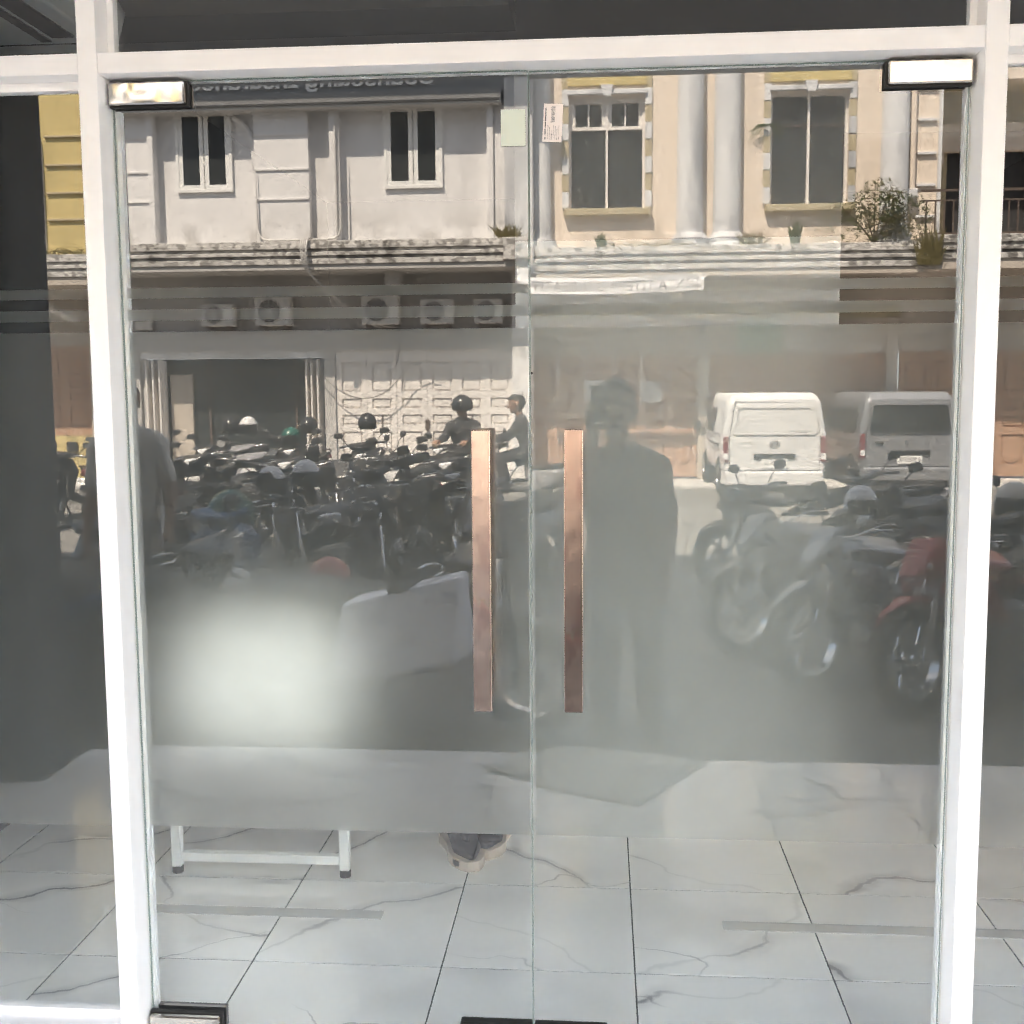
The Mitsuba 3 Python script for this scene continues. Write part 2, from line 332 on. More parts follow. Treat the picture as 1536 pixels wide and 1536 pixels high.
# ---- the two glass leaves
XM = (XL + XR) / 2
def leaf(x0, x1, hinge_left, M, label):
    D = thing('glass_door', label, 'door')
    def p(nm, mesh, m, smooth=False, lab=None, par=None):
        k = put(par or D, nm, mesh, m, smooth, lab); scene[k]['to_world'] = M; return k
    z0, z1 = 0.012, ZT - 0.004
    for za, zb, mg in ((z0, 0.497, 'm_glass'), (0.497, 1.30, 'm_glasslow'), (1.30, 1.619, 'm_glassfilm'), (1.619, z1, 'm_glass')):
        p('pane', quad(x0, x1, za, zb, 0), mg)
    p('glass_edge', cat([box(x0 - 0.0012, x0 - 0.0002, -0.001, 0.006, z0, z1), box(x1 + 0.0002, x1 + 0.0012, -0.001, 0.006, z0, z1),
                         box(x0, x1, -0.001, 0.006, z1 + 0.0002, z1 + 0.0012)]), 'm_edge')
    for a, b, nm in FILM:
        p(nm, quad(x0 + 0.006, x1 - 0.004, a, b, 0.012), 'm_film', lab={'frosted_film': 'frosted privacy film across the middle of the pane'}.get(nm))
    hx = x0 + 0.001 if hinge_left else x1 - 0.166
    def fitting(xa, za, zb, mm, lab):
        k = p('patch_fitting', box(xa, xa + 0.165, -0.030, -0.0135, za + 0.003, zb - 0.003, 0.003), mm, lab=lab)
        p('gasket', cat([box(xa - 0.003, xa + 0.168, -0.0133, -0.001, za, zb), box(xa - 0.003, xa + 0.168, 0.013, 0.03, za, zb)]), 'm_rubber', par=k)
    fitting(hx, 2.088, 2.140, 'm_chrome' if hinge_left else 'm_chromeflat', 'shiny chrome top patch fitting of the door')
    fitting(hx, 0.012, 0.060, 'm_chromeflat', 'shiny chrome bottom patch fitting of the door')
    lx = x1 - 0.165 if hinge_left else x0 + 0.001
    p('floor_lock', cat([box(lx, lx + 0.164, -0.026, -0.001, 0.014, 0.054, 0.002), box(lx, lx + 0.164, 0.001, 0.026, 0.014, 0.054, 0.002)]), 'm_rubber')
    hc = -0.2545 if hinge_left else -0.060
    for s, par in ((-1, None), (1, None)):
        ya, yb = (-0.062, -0.046) if s < 0 else (0.055, 0.071)
        k = p('handle', box(hc - 0.0195, hc + 0.0195, ya, yb, 0.80, 1.404, 0.0012), 'm_handle', lab='brushed copper coloured pull bar' if s < 0 else 'pull bar on the inner side of the pane')
        for zz in (0.90, 1.304):
            c = trimesh.creation.cylinder(0.009, 0.044, sections=16); c.apply_transform(trimesh.transformations.rotation_matrix(PI / 2, (1, 0, 0)))
            c.apply_translation((hc, s * 0.024 + (0.012 if s > 0 else 0), zz)); p('standoff', c, 'm_handle', 30, par=k)
    return D
ML = T4().translate([XL, 0, 1.0]).rotate([0, 0, 1], math.degrees(-0.003)).rotate([1, 0, 0], math.degrees(0.0044)).translate([-XL, 0, -1.0])
leaf(XL + 0.004, XM - 0.0018, True, ML, 'left glass door leaf with a wavy chrome fitting at its top left corner')
leaf(XM + 0.0018, XR - 0.002, False, T4(), 'right glass door leaf carrying the barcode sticker near its top')
k = one('paint_speck', box(-0.152, -0.1475, -0.0022, -0.0005, 1.520, 1.5245, 0.0008), 'm_black', label='tiny black speck stuck on the right leaf by the middle gap', cat_='speck')
# stickers on the panes
st = thing('barcode_sticker', 'small pink paper sticker with barcode and fine print on the right door leaf', 'sticker')
sx, sz = -0.1035, 2.0385
def stick(m):
    R = trimesh.transformations.rotation_matrix(0.05, (0, 1, 0)); m.apply_transform(R); m.apply_translation((sx, -0.0015, sz)); return m
put(st, 'paper', stick(box(-0.020, 0.020, -0.0003, 0.0003, -0.0385, 0.0385)), 'm_sticker')
bars = []
zz = 0.033
rs = np.random.default_rng(3)
while zz > 0.0:
    w = rs.choice([0.0006, 0.0011, 0.0017]); bars.append(box(-0.004, 0.004, -0.0006, -0.00035, zz - w, zz)); zz -= w + rs.choice([0.0006, 0.001, 0.0015])
put(st, 'barcode', stick(cat(bars)), 'm_ink')
lines = [box(-0.0165, -0.0140, -0.0006, -0.00035, -0.034, -0.029), box(-0.0165, -0.0140, -0.0006, -0.00035, -0.026, -0.012), box(-0.0165, -0.0140, -0.0006, -0.00035, -0.010, 0.001), box(-0.0165, -0.0140, -0.0006, -0.00035, 0.003, 0.030)]
for c in range(7):
    z = -0.034
    while z < -0.004 - (c % 3) * 0.006:
        l = rs.uniform(0.002, 0.006); lines.append(box(-0.010 + c * 0.0038, -0.0092 + c * 0.0038, -0.0006, -0.00035, z, z + l)); z += l + 0.0012
put(st, 'print', stick(cat(lines)), 'm_ink')
k = one('green_label', box(-0.211, -0.160, -0.0032, -0.0026, 1.992, 2.066), 'm_greensticker', label='blank pale green paper label near the top of the left door leaf', cat_='label')
scene[k]['to_world'] = ML

# ================================================================== INSIDE THE SHOP
A = thing('air_conditioner', 'grey air conditioner with two dark outlet slots high on the left inside wall', 'air conditioner')
put(A, 'body', tm(hull([(-2.03, .25, 2.625), (-2.03, 1.32, 2.625), (-1.61, .25, 2.625), (-1.61, 1.32, 2.625), (-1.58, .25, 2.72), (-1.58, 1.32, 2.72), (-1.66, .25, 2.86), (-1.66, 1.32, 2.86), (-2.03, .25, 2.86), (-2.03, 1.32, 2.86)], 0.02)), 'm_acgrey', 30)
put(A, 'outlet_slot', box(-1.728, -1.655, 0.28, 1.15, 2.600, 2.6055), 'm_dark')
put(A, 'outlet_slot', box(-1.780, -1.748, 0.28, 1.19, 2.600, 2.6055), 'm_dark')
put(A, 'seam', box(-1.96, -1.60, 1.22, 1.225, 2.602, 2.6055), 'm_rubber')
R = thing('white_rack', 'white steel legged rack with pale front standing behind the left door film', 'rack')
put(R, 'frame', cat([box(-1.333, -1.303, 0.865, 0.895, 0.022, 0.86, 0.002), box(-0.803, -0.773, 0.865, 0.895, 0.022, 0.86, 0.002), box(-1.302, -0.804, 0.866, 0.894, 0.040, 0.068, 0.002),
                     box(-1.333, -1.303, 1.265, 1.295, 0.022, 0.86, 0.002), box(-0.803, -0.773, 1.265, 1.295, 0.022, 0.86, 0.002)]), 'm_white')
for x in (-1.318, -0.788):
    for y in (0.88, 1.28):
        c = trimesh.creation.cylinder(0.017, 0.021, sections=16); c.apply_translation((x, y, 0.0107)); put(R, 'foot', c, 'm_rubber', 30)
put(R, 'shelf', box(-1.300, -0.806, 0.84, 1.28, 0.84, 0.86, 0.003), 'm_white')
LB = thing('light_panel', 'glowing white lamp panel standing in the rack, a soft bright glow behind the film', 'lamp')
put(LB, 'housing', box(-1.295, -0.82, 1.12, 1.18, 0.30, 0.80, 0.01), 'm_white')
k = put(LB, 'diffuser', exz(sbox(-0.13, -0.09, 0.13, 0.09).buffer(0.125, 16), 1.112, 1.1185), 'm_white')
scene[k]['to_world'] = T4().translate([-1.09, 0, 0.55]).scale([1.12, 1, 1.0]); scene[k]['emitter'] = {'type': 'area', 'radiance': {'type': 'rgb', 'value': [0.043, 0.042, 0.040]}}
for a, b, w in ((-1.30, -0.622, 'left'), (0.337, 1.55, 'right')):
    one('added_floor_band', box(a, b, 0.598, 0.650, 0.0008, 0.003, 0.001), 'm_stripgrey', label=f'thin grey strip added to imitate a faint dark band across the floor tiles, {w} one', cat_='strip', group='added dark bands on the shop floor')  # added strips, standing in for faint dark bands on the tiles
def shoe(name, toe, heel, w, label):
    S = thing('sneaker', label, 'shoe', 'pair of sneakers on the tiles')
    L = math.dist(toe, heel); a = math.atan2(toe[1] - heel[1], toe[0] - heel[0])
    prof = w * np.array([.60, .80, .86, .82, .76, .76, .82, .92, .98, .90, .68, .30])
    s = np.linspace(0, 1, 40); prof = np.interp(s, np.linspace(0, 1, 12), prof)
    poly = Polygon([(t * L, q / 2) for t, q in zip(s, prof)] + [(t * L, -q / 2) for t, q in zip(s[::-1], prof[::-1])]).buffer(0.03, 12).buffer(-0.02, 12)
    sole = exy(poly, 0.0, 0.032)
    up = tm(hull([(0.03, 0, .06), (0.05, .028, .085), (0.05, -.028, .085), (L * .45, .028, .075), (L * .45, -.028, .075), (L * .75, .028, .045), (L * .75, -.028, .045), (L * .93, 0, .035)], [.024, .012, .012, .016, .016, .018, .018, .016]))
    tongue = tm(hull([(L * .35, 0, .095), (L * .72, 0, .062)], [.02, .014]))
    M = dict(rz=a, loc=(heel[0], heel[1], 0.0005))
    put(S, 'sole', moved(sole, **M), 'm_sole', 30); put(S, 'upper', moved(up, **M), 'm_shoe', 40); put(S, 'tongue', moved(tongue, **M), 'm_shoe', 40)
    tr = cat([box(L * .80 + q * .012, L * .80 + q * .012 + .006, w * .40, w * .40 + .02, .012, .026) for q in range(4)])
    put(S, 'tread_mark', moved(moved(tr, (0, -w * .88 - .006, 0)), **M), 'm_rubber')
shoe('a', (-0.400, 0.945), (-0.505, 1.225), 0.098, 'dark grey sneaker with thick beige sole, its toe nearest the doors')
shoe('b', (-0.374, 1.035), (-0.345, 1.305), 0.094, 'dark grey sneaker behind the other, mostly hidden by the film')
def sheet(corners, z, th, nu=10, nv=10, bend=0.012):
    c = np.array(corners, float); u, v = np.meshgrid(np.linspace(0, 1, nu), np.linspace(0, 1, nv), indexing='ij')
    P = (1 - u)[..., None] * (1 - v)[..., None] * c[0] + u[..., None] * (1 - v)[..., None] * c[1] + u[..., None] * v[..., None] * c[2] + (1 - u)[..., None] * v[..., None] * c[3]
    zz = z + bend * meshkit.noise(np.stack([P[..., 0] * 3, P[..., 1] * 3, P[..., 0] * 0], -1), 5)
    top = np.dstack([P, zz + th]).reshape(-1, 3); bot = np.dstack([P, zz]).reshape(-1, 3); n = nu * nv; f = []
    for i in range(nu - 1):
        for j in range(nv - 1):
            a, b, d, e = i * nv + j, (i + 1) * nv + j, (i + 1) * nv + j + 1, i * nv + j + 1
            f += [(a, b, d), (a, d, e), (n + a, n + d, n + b), (n + a, n + e, n + d)]
    ring = [i * nv for i in range(nu)] + [(nu - 1) * nv + j for j in range(1, nv)] + [i * nv + nv - 1 for i in range(nu - 2, -1, -1)] + [j for j in range(nv - 2, 0, -1)]
    for a, b in zip(ring, ring[1:] + ring[:1]): f += [(a, n + a, n + b), (a, n + b, b)]
    m = trimesh.Trimesh(np.vstack([top, bot]), f, process=False); m.fix_normals(); return m
one('cardboard_sheet', sheet([(-0.47, -1.83), (0.13, -1.52), (0.42, -2.03), (-0.16, -2.19)], 0.002, 0.006), 'm_card', label='flattened brown cardboard sheet lying on the porch tiles, reflected in the doors', cat_='cardboard')
# ================================================================== ACROSS THE STREET
def stucco_box(*a): return box(*a)
def cornice(parent, x0, x1, top, mats='m_ledge', yf=-18.0, yb=-18.95):
    """A stepped cornice of four courses, each a little back of the next."""
    courses = ((0.00, 0.07, -0.055), (0.07, 0.075, -0.01), (0.145, 0.055, -0.065), (0.20, 0.07, 0.0), (0.27, 0.05, -0.06), (0.32, 0.10, -0.015))
    for dz, h, dy in courses:
        put(parent, 'cornice_course', box(x0, x1, yb, yf + dy, top - dz - h, top - dz - 0.0006, 0.008), mats)
def casement(parent, x0, x1, z0, z1, y, fm='m_whitegloss'):
    """Two-light white casement: frame, sashes and dark panes."""
    w = put(parent, 'window', exz(sbox(x0, z0, x1, z1).difference(sbox(x0 + .05, z0 + .05, x1 - .05, z1 - .05)), y, y + .06), fm)
    xm = (x0 + x1) / 2
    for a, b in ((x0 + .052, xm - .012), (xm + .012, x1 - .052)):
        put(w, 'sash', exz(sbox(a, z0 + .052, b, z1 - .052).difference(sbox(a + .075, z0 + .13, b - .075, z1 - .13)), y + .005, y + .045), fm)
        put(w, 'pane', box(a + .07, b - .07, y + .004, y + .012, z0 + .125, z1 - .125), 'm_darkglass')
def panel_leaf(parent, x0, x1, z0, z1, y, m, nm='door_leaf'):
    """One leaf of a folding door: a slab cut through for four panels, each panel set back with a raised field."""
    w, h = x1 - x0, z1 - z0
    a, b = x0 + .17 * w, x1 - .17 * w
    top = sbox(a, z0 + .68 * h, b, z0 + .93 * h)
    rows = [top, sbox(a, z0 + .535 * h, b, z0 + .62 * h), sbox(a, z0 + .395 * h, b, z0 + .48 * h), sbox(a, z0 + .095 * h, b, z0 + .335 * h)]
    slab = sbox(x0 + .004, z0, x1 - .004, z1).difference(unary_union(rows))
    L = put(parent, nm, exz(slab, y, y + .045), m)
    for i, r in enumerate(rows):
        f = r.buffer(-.035)
        if i in (0, 3):
            c = f.centroid; x_, z_, X_, Z_ = f.bounds; rr = (X_ - x_) / 2
            f = unary_union([sbox(x_, z_, X_, Z_ - rr) if i == 0 else sbox(x_, z_ + rr, X_, Z_), Point(c.x, Z_ - rr if i == 0 else z_ + rr).buffer(rr, 8)])
        put(L, 'panel', cat([exz(r.buffer(.004), y - .012, y + .004), exz(f, y + .0042, y + .030)]), m)

# ---- white shophouse (left leaf)
H = thing('white_shophouse', 'white shophouse with paired casement windows and raised sign lettering, reflected in the left leaf', 'building')
put(H, 'upper_wall', box(-9.25, -1.86, -19.4, -18.60, 4.04, 9.5), 'm_wallwhite')
for a, b in ((-9.25, -8.46), (-6.46, -5.45)):
    put(H, 'wall_bay', box(a, b, -18.598, -18.42, 4.05, 6.62), 'm_wallwhite')
    for z in (4.86, 5.39, 6.01):
        put(H, 'wall_joint', box(a + .01, b - .002, -18.421, -18.39, z - .018, z + .018, .005), 'm_wallwhite')
for a, b in ((-8.45, -8.34), (-5.05, -4.90), (-2.18, -2.06)):
    put(H, 'pilaster', box(a, b, -18.598, -18.36, 4.05, 6.62, .01), 'm_wallwhite')
put(H, 'wall_bay', box(-2.055, -1.86, -18.598, -18.42, 4.05, 6.62), 'm_wallwhite')
arch = [(-6.52, 4.06), (-6.50, 5.2), (-6.52, 5.75)] + [(-6.52 - .42 * (1 - math.cos(t)), 5.75 + .62 * math.sin(t)) for t in np.linspace(.2, 1.45, 9)]
put(H, 'arch_moulding', tube([(x, -18.57, z) for x, z in arch], .055, 8), 'm_wallwhite', True)
casement(H, -7.98, -6.92, 5.04, 6.56, -18.598)
casement(H, -4.08, -3.01, 5.03, 6.52, -18.598)
put(H, 'frieze', box(-9.25, -1.86, -18.598, -18.22, 6.62, 8.01), 'm_frieze', label='dark grey sign board under the eaves carrying white raised letters')
put(H, 'frieze_moulding', box(-9.25, -1.90, -18.598, -18.10, 6.46, 6.66, .02), 'm_frieze')
put(H, 'frieze_moulding', box(-9.25, -1.90, -18.598, -18.16, 6.40, 6.459, .01), 'm_walllow')
put(H, 'roof_eave', box(-9.25, -1.30, -19.4, -17.25, 8.02, 8.20), 'm_frieze')
put(H, 'lettering', text_in('Counselling Insurance', .26, -3.05, -18.219, 6.765, .05, True, 4.5), 'm_whitegloss', label='raised white lettering, only its lower half in view and mirrored')
put(H, 'party_column', box(-1.855, -1.24, -18.9, -18.22, 4.05, 9.5, .01), 'm_column')
cornice(H, -9.25, -1.86, 4.06)
put(H, 'cornice_block', box(-1.858, -1.22, -18.95, -17.93, 3.66, 4.05, .012), 'm_ledge')
put(H, 'canopy_slab', box(-9.25, -1.22, -19.2, -18.05, 3.55, 3.655), 'm_walllow')
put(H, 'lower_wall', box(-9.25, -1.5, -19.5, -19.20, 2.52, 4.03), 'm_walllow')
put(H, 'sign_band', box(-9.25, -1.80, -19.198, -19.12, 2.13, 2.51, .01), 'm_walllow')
put(H, 'beam_bracket', box(-4.10, -3.85, -19.198, -18.5, 3.30, 3.549), 'm_walllow')
put(H, 'lower_column', box(-1.79, -1.40, -19.5, -18.85, -0.2, 3.549, .01), 'm_wallwhite')
put(H, 'wall_strip', box(-5.45, -5.24, -19.5, -19.16, -0.2, 2.129), 'm_walllow')
put(H, 'wall_strip', box(-9.25, -9.10, -19.5, -19.14, -0.2, 2.129), 'm_walllow')
# open shopfront
S = put(H, 'shopfront', cat([box(-9.099, -5.451, -19.30, -19.16, 2.00, 2.128)]), 'm_wallwhite', label='open shopfront with dark glass and a white surround')
put(S, 'dark_glazing', box(-9.0, -5.46, -19.60, -19.55, -0.2, 2.0), 'm_darkglass')
for x in (-7.85, -6.11): put(S, 'mullion', box(x - .02, x + .02, -19.549, -19.50, -0.2, 1.98), 'm_iron')
put(S, 'transom', box(-8.6, -5.6, -19.549, -19.51, 1.74, 1.78), 'm_iron')
put(S, 'side_wall', box(-9.099, -9.02, -19.56, -19.21, -0.2, 1.99), 'm_walllow')
for x in (-8.98, -8.85, -8.72, -5.80, -5.70, -5.58):
    put(S, 'folded_leaf', box(x - .018, x + .018, -19.54, -19.14, -0.19, 1.97, .004), 'm_wdoor')
put(S, 'inner_board', box(-8.62, -8.18, -19.548, -19.45, -0.19, 1.7), 'm_lowcream')
# white folding door
for x0, x1 in zip((-5.22, -4.63, -4.05, -3.46, -2.88, -2.33), (-4.63, -4.05, -3.46, -2.88, -2.33, -1.80)):
    panel_leaf(H, x0, x1, -0.17, 2.06, -19.24, 'm_wdoor')
put(H, 'door_lintel', box(-5.235, -1.80, -19.24, -19.18, 2.061, 2.129), 'm_wdoor')
for x in (-4.34, -2.60): put(H, 'door_bolt', box(x - .01, x + .01, -19.194, -19.17, 0.66, 0.90), 'm_iron')
put(H, 'door_latch', box(-3.50, -3.42, -19.194, -19.15, 0.60, 0.80, .01), 'm_iron')
# conduits
put(H, 'conduit', tube([(-6.42, -18.36, 5.6), (-6.42, -18.36, 4.35), (-6.39, -18.35, 4.22), (-6.31, -18.33, 4.14), (-6.18, -18.30, 4.11), (-5.14, -18.30, 4.11), (-4.98, -18.31, 4.13), (-4.90, -18.33, 4.19), (-4.86, -18.34, 4.32), (-4.86, -18.34, 6.3)], .022, 8), 'm_pipe', True)
put(H, 'conduit', tube([(-4.93, -18.33, 4.2), (-4.93, -18.33, 6.4)], .02, 8), 'm_pipe', True)
for q in range(4):
    one('facade_cable', tube(spline([(-5.46 + q * .03, -18.2, 4.12), (-5.50 + q * .035, -17.92, 4.02), (-5.49 + q * .03, -17.90, 3.75), (-5.46 + q * .02, -17.96, 3.60), (-5.30 + q * .05, -18.4, 3.35 - q * .05), (-5.15 + q * .2, -19.0, 2.9 - q * .07), (-4.9 + q * .3, -19.1, 2.55)], 40), .016, 7), 'm_pipe', True,
        label='pale cable drooping from the white cornice, ' + ('leftmost', 'second', 'third', 'rightmost')[q] + ' strand of its bundle', cat_='cable', group='cables bundled over the white cornice')
# things hung on the lower wall
def outdoor_unit(x0, x1, z0, z1, label):
    U = thing('outdoor_unit', label, 'air conditioner', 'air conditioner units on the wall')
    put(U, 'casing', box(x0, x1, -19.16, -18.86, z0, z1, .012), 'm_acwhite')
    cx, cz, r = x0 + (x1 - x0) * .42, (z0 + z1) / 2, min(z1 - z0, x1 - x0) * .40
    put(U, 'fan_opening', moved(lathe_x([(0, 0.001), (0, r), (.012, r), (.012, .001)], 28), (cx, -18.858, cz)), 'm_dark', 30)
    gr = [moved(trimesh.creation.torus(r * q, .006, 24, 5), (cx, -18.842, cz), rx=PI / 2) for q in (.3, .55, .8, 1.0)]
    gr += [moved(box(-r, r, -.004, .004, -.005, .005), (cx, -18.842, cz), ry=t) for t in np.linspace(0, PI, 6, endpoint=False)]
    put(U, 'grille', cat(gr), 'm_acwhite')
    put(U, 'hub', moved(lathe_x([(0, .001), (0, r * .2), (.02, r * .16), (.02, .001)], 16), (cx, -18.84, cz)), 'm_acwhite', 30)
    for x in (x0 + .1, x1 - .1): put(U, 'bracket', cat([box(x - .015, x + .015, -19.2, -18.84, z0 - .03, z0 - .002), box(x - .015, x + .015, -19.2, -19.17, z0 - .25, z0 - .03)]), 'm_iron')
for a, l in zip(((-7.73, -7.12, 2.60, 3.02), (-6.68, -6.01, 2.60, 3.14), (-4.63, -3.94, 2.60, 3.14), (-3.51, -2.90, 2.60, 3.06), (-2.50, -1.98, 2.60, 3.05)),
                ('first', 'second', 'third', 'fourth', 'fifth')):
    outdoor_unit(*a, f'white outdoor air conditioner unit, {l} from the left along the white shophouse wall')
mb = thing('meter_box', 'small pale electric meter box at the far left under the cornice', 'meter box')
put(mb, 'case', box(-9.12, -8.80, -19.19, -19.06, 2.56, 2.90, .015), 'm_acwhite'); put(mb, 'door_panel', box(-9.07, -8.85, -19.058, -19.05, 2.72, 2.85), 'm_walllow')
for wl_, pts in zip(('thin dark wire sagging low across the white folding door', 'short dark wire hanging down before the white folding door'), ([(-5.8, -19.0, 2.2), (-5.3, -18.95, 1.52), (-4.7, -18.95, 1.22), (-4.2, -18.95, 1.35), (-3.8, -18.95, 1.75), (-3.3, -18.95, 1.9)],
            [(-4.05, -19.05, 3.5), (-3.95, -19.0, 2.7), (-3.98, -18.98, 1.95), (-4.06, -18.97, 1.72)])):
    one('loose_wire', tube(spline(pts, 40), .010, 6), 'm_cable', True, label=wl_, cat_='wire', group='wires sagging before the white folding door')

# ---- cream shophouse (right leaf)
K = thing('cream_shophouse', 'weathered cream shophouse with round columns and quoined windows, reflected in the right leaf', 'building')
wall = sbox(-1.24, 4.04, 5.40, 9.5).difference(unary_union([sbox(-.61, 4.78, .76, 6.78), sbox(2.99, 4.79, 4.36, 6.76)]))
put(K, 'upper_wall', exz(wall, -19.3, -18.72), 'm_wallcream')
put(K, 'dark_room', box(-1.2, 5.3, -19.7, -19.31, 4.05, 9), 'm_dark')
def old_window(x0, x1, z0, z1, transom_lights, label):
    Wn = put(K, 'window', exz(sbox(x0, z0, x1, z1).difference(sbox(x0 + .045, z0 + .03, x1 - .045, z1 - .05)), -18.96, -18.80), 'm_wdoor', label=label)
    xm = (x0 + x1) / 2
    put(Wn, 'mullion', box(xm - .022, xm + .022, -18.94, -18.82, z0 + .03, z1 - .05), 'm_wdoor')
    zt = z1 - .58
    if transom_lights:
        for a, b in ((x0 + .046, xm - .023), (xm + .023, x1 - .046)):
            put(Wn, 'fanlight', exz(sbox(a, zt, b, z1 - .052).difference(unary_union([sbox(a + .07, zt + .06, (a + b) / 2 - .015, z1 - .11), sbox((a + b) / 2 + .015, zt + .06, b - .07, z1 - .11)])), -18.93, -18.83), 'm_wdoor')
            put(Wn, 'pane', box(a + .01, b - .01, -18.905, -18.90, zt + .01, z1 - .06), 'm_darkglass')
    else:
        put(Wn, 'transom', box(x0 + .046, x1 - .046, -18.92, -18.86, zt, zt + .035), 'm_iron')
    for a, b in ((x0 + .05, xm - .026), (xm + .026, x1 - .05)):
        put(Wn, 'pane', box(a, b, -18.905, -18.90, z0 + .035, (zt - .005) if transom_lights else z1 - .06), 'm_darkglass')
    put(K, 'window_sill', box(x0 - .09, x1 + .11, -18.76, -18.56, z0 - .13, z0 - .004, .012), 'm_olive')
    put(K, 'window_head', box(x0 - .03, x1 + .03, -18.718, -18.62, z1 + .005, z1 + .09, .01), 'm_column')
    put(K, 'keystone', exz(Polygon([(xm - .07, z1 - .03), (xm + .07, z1 - .03), (xm + .11, z1 + .16), (xm - .11, z1 + .16)]), -18.718, -18.58), 'm_column')
    put(K, 'header_panel', box(x0 - .02, x1 + .02, -18.718, -18.66, z1 + .17, 9.0), 'm_wallyellow')
    n = 0; z = z0 + .02
    while z < z1 + .5:
        for s, xe in ((-1, x0), (1, x1)):
            w = .125
            put(K, 'quoin', box(xe + s * .002, xe + s * w, -18.718, -18.685 if n % 2 else -18.67, z, z + .29, .006), 'm_olive' if n % 2 else 'm_column')
        z += .30; n += 1
old_window(-.61, .76, 4.78, 6.78, True, 'old window with dusty dark panes and small upper lights, next to the middle gap')
old_window(2.99, 4.36, 4.79, 6.76, False, 'old dark window with a single cross bar, behind the bush')
for x in (1.565, 2.22, 5.145):
    pr = [(4.04, .36), (4.10, .36), (4.12, .30), (4.20, .33), (4.26, .30), (4.30, .255), (4.36, .245), (6.5, .235), (9.4, .22)]
    c = trimesh.creation.revolve([(r, z) for z, r in pr], sections=32); c.apply_translation((x, -18.62, 0))
    put(K, 'column', c, 'm_column', 35)
put(K, 'half_column', moved(trimesh.creation.revolve([(r, z) for z, r in [(4.04, .26), (4.22, .26), (4.24, .17), (9.4, .15)]], sections=24), (-1.10, -18.62, 0)), 'm_column', 35)
cornice(K, -1.215, 5.55, 4.03)
put(K, 'canopy_slab', box(-1.215, 5.55, -19.6, -18.05, 3.50, 3.605), 'm_lowcream')
put(K, 'canopy_beam', box(-1.215, 5.55, -18.7, -18.45, 3.30, 3.499), 'm_lowcream')
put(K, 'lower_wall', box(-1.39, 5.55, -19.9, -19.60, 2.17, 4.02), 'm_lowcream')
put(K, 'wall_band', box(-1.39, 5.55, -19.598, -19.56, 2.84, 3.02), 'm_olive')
for a, b in ((1.82, 2.02), (5.31, 5.52)):
    put(K, 'wall_pier', box(a, b, -19.9, -19.50, -0.2, 2.83, .01), 'm_lowcream')
xs = np.linspace(-1.385, 1.81, 7)
for a, b in zip(xs, xs[1:]): panel_leaf(K, a, b, -0.16, 2.165, -19.64, 'm_odoor')
xs = np.linspace(2.03, 5.30, 7)
for a, b in zip(xs, xs[1:]): panel_leaf(K, a, b, -0.16, 2.165, -19.64, 'm_odoor')
for x0, z0 in ((-.34, 1.31), (.72, 1.28)):
    n = thing('paper_notice', 'white printed notice pasted on the orange folding door, ' + ('left of the photographer\'s head' if x0 < 0 else 'right of the photographer\'s head'), 'notice')
    put(n, 'sheet', box(x0, x0 + .40, -19.593, -19.589, z0, z0 + .38), 'm_notice')
    put(n, 'print', cat([text_in('DIJUAL', .15, x0 + .37, -19.589, z0 + .20, .002, True, .34), text_in('HUBUNGI', .10, x0 + .37, -19.589, z0 + .05, .002, True, .34)]), 'm_ink')
gs = thing('green_sign', 'pale green wall sign with two lines of dark letters above the white van', 'sign')
put(gs, 'board', box(2.54, 3.38, -19.558, -19.54, 2.18, 2.825, .004), 'm_greensign')
put(gs, 'lettering', cat([text_in('KANTOR', .22, 3.32, -19.54, 2.52, .006, True, .72), text_in('DISEWA', .14, 3.34, -19.54, 2.27, .006, True, .76)]), 'm_greenink')
rl = thing('round_lamp', 'round grey wall lamp on the pier between the orange doors', 'lamp')
put(rl, 'ring', moved(trimesh.creation.torus(.105, .035, 24, 10), (1.90, -19.47, 2.43), rx=PI / 2), 'm_acgrey', True)
put(rl, 'stem', box(1.85, 1.95, -19.50, -19.46, 2.56, 2.82, .01), 'm_iron')
bn = thing('cloth_banner', 'wrinkled white cloth banner with outlined letters hanging under the stained cornice', 'banner')
nx, nz = 90, 9
u, v = np.meshgrid(np.linspace(0, 1, nx), np.linspace(0, 1, nz), indexing='ij')
def bwave(u, v): return .008 * np.sin(v * 9 + 2.2 * np.sin(u * 5)) + .02 * (meshkit.noise(np.stack([u * 16, v * 3, u * 0], -1), 2) - .5)
def bsag(u): return -.05 * np.sin(u * PI) + .02 * (u - .5)
Px = -1.62 + 3.40 * u; Pz = 3.245 + bsag(u) + v * .285
Py = -17.99 + bwave(u, v)
vv = np.stack([Px, Py, Pz], -1).reshape(-1, 3); ff = []
for i in range(nx - 1):
    for j in range(nz - 1):
        a, b, c, d = i * nz + j, (i + 1) * nz + j, (i + 1) * nz + j + 1, i * nz + j + 1
        ff += [(a, c, b), (a, d, c)]
put(bn, 'cloth', (vv, np.array(ff)), 'm_banner', True)
def on_banner(m, off):
    w = m.vertices.copy(); uu = np.clip((w[:, 0] + 1.62) / 3.40, 0, 1); v_ = np.clip((w[:, 2] - 3.245) / .285, 0, 1)
    w[:, 2] += bsag(uu); w[:, 1] = -17.99 + bwave(uu, v_) + off + (w[:, 1] - w[:, 1].min()); m.vertices = w; return m
txt = 'DINTA TITEPA G INDEATIT'
t1 = text_in(txt, .165, 1.70, 0, 3.30, .001, False, 2.95)
put(bn, 'lettering', on_banner(t1, .006), 'm_bannerink')
for x in (-1.6, 1.76): put(bn, 'tie', tube([(x, -17.99, 3.50), (x, -18.03, 3.66)], .006, 6), 'm_cable')

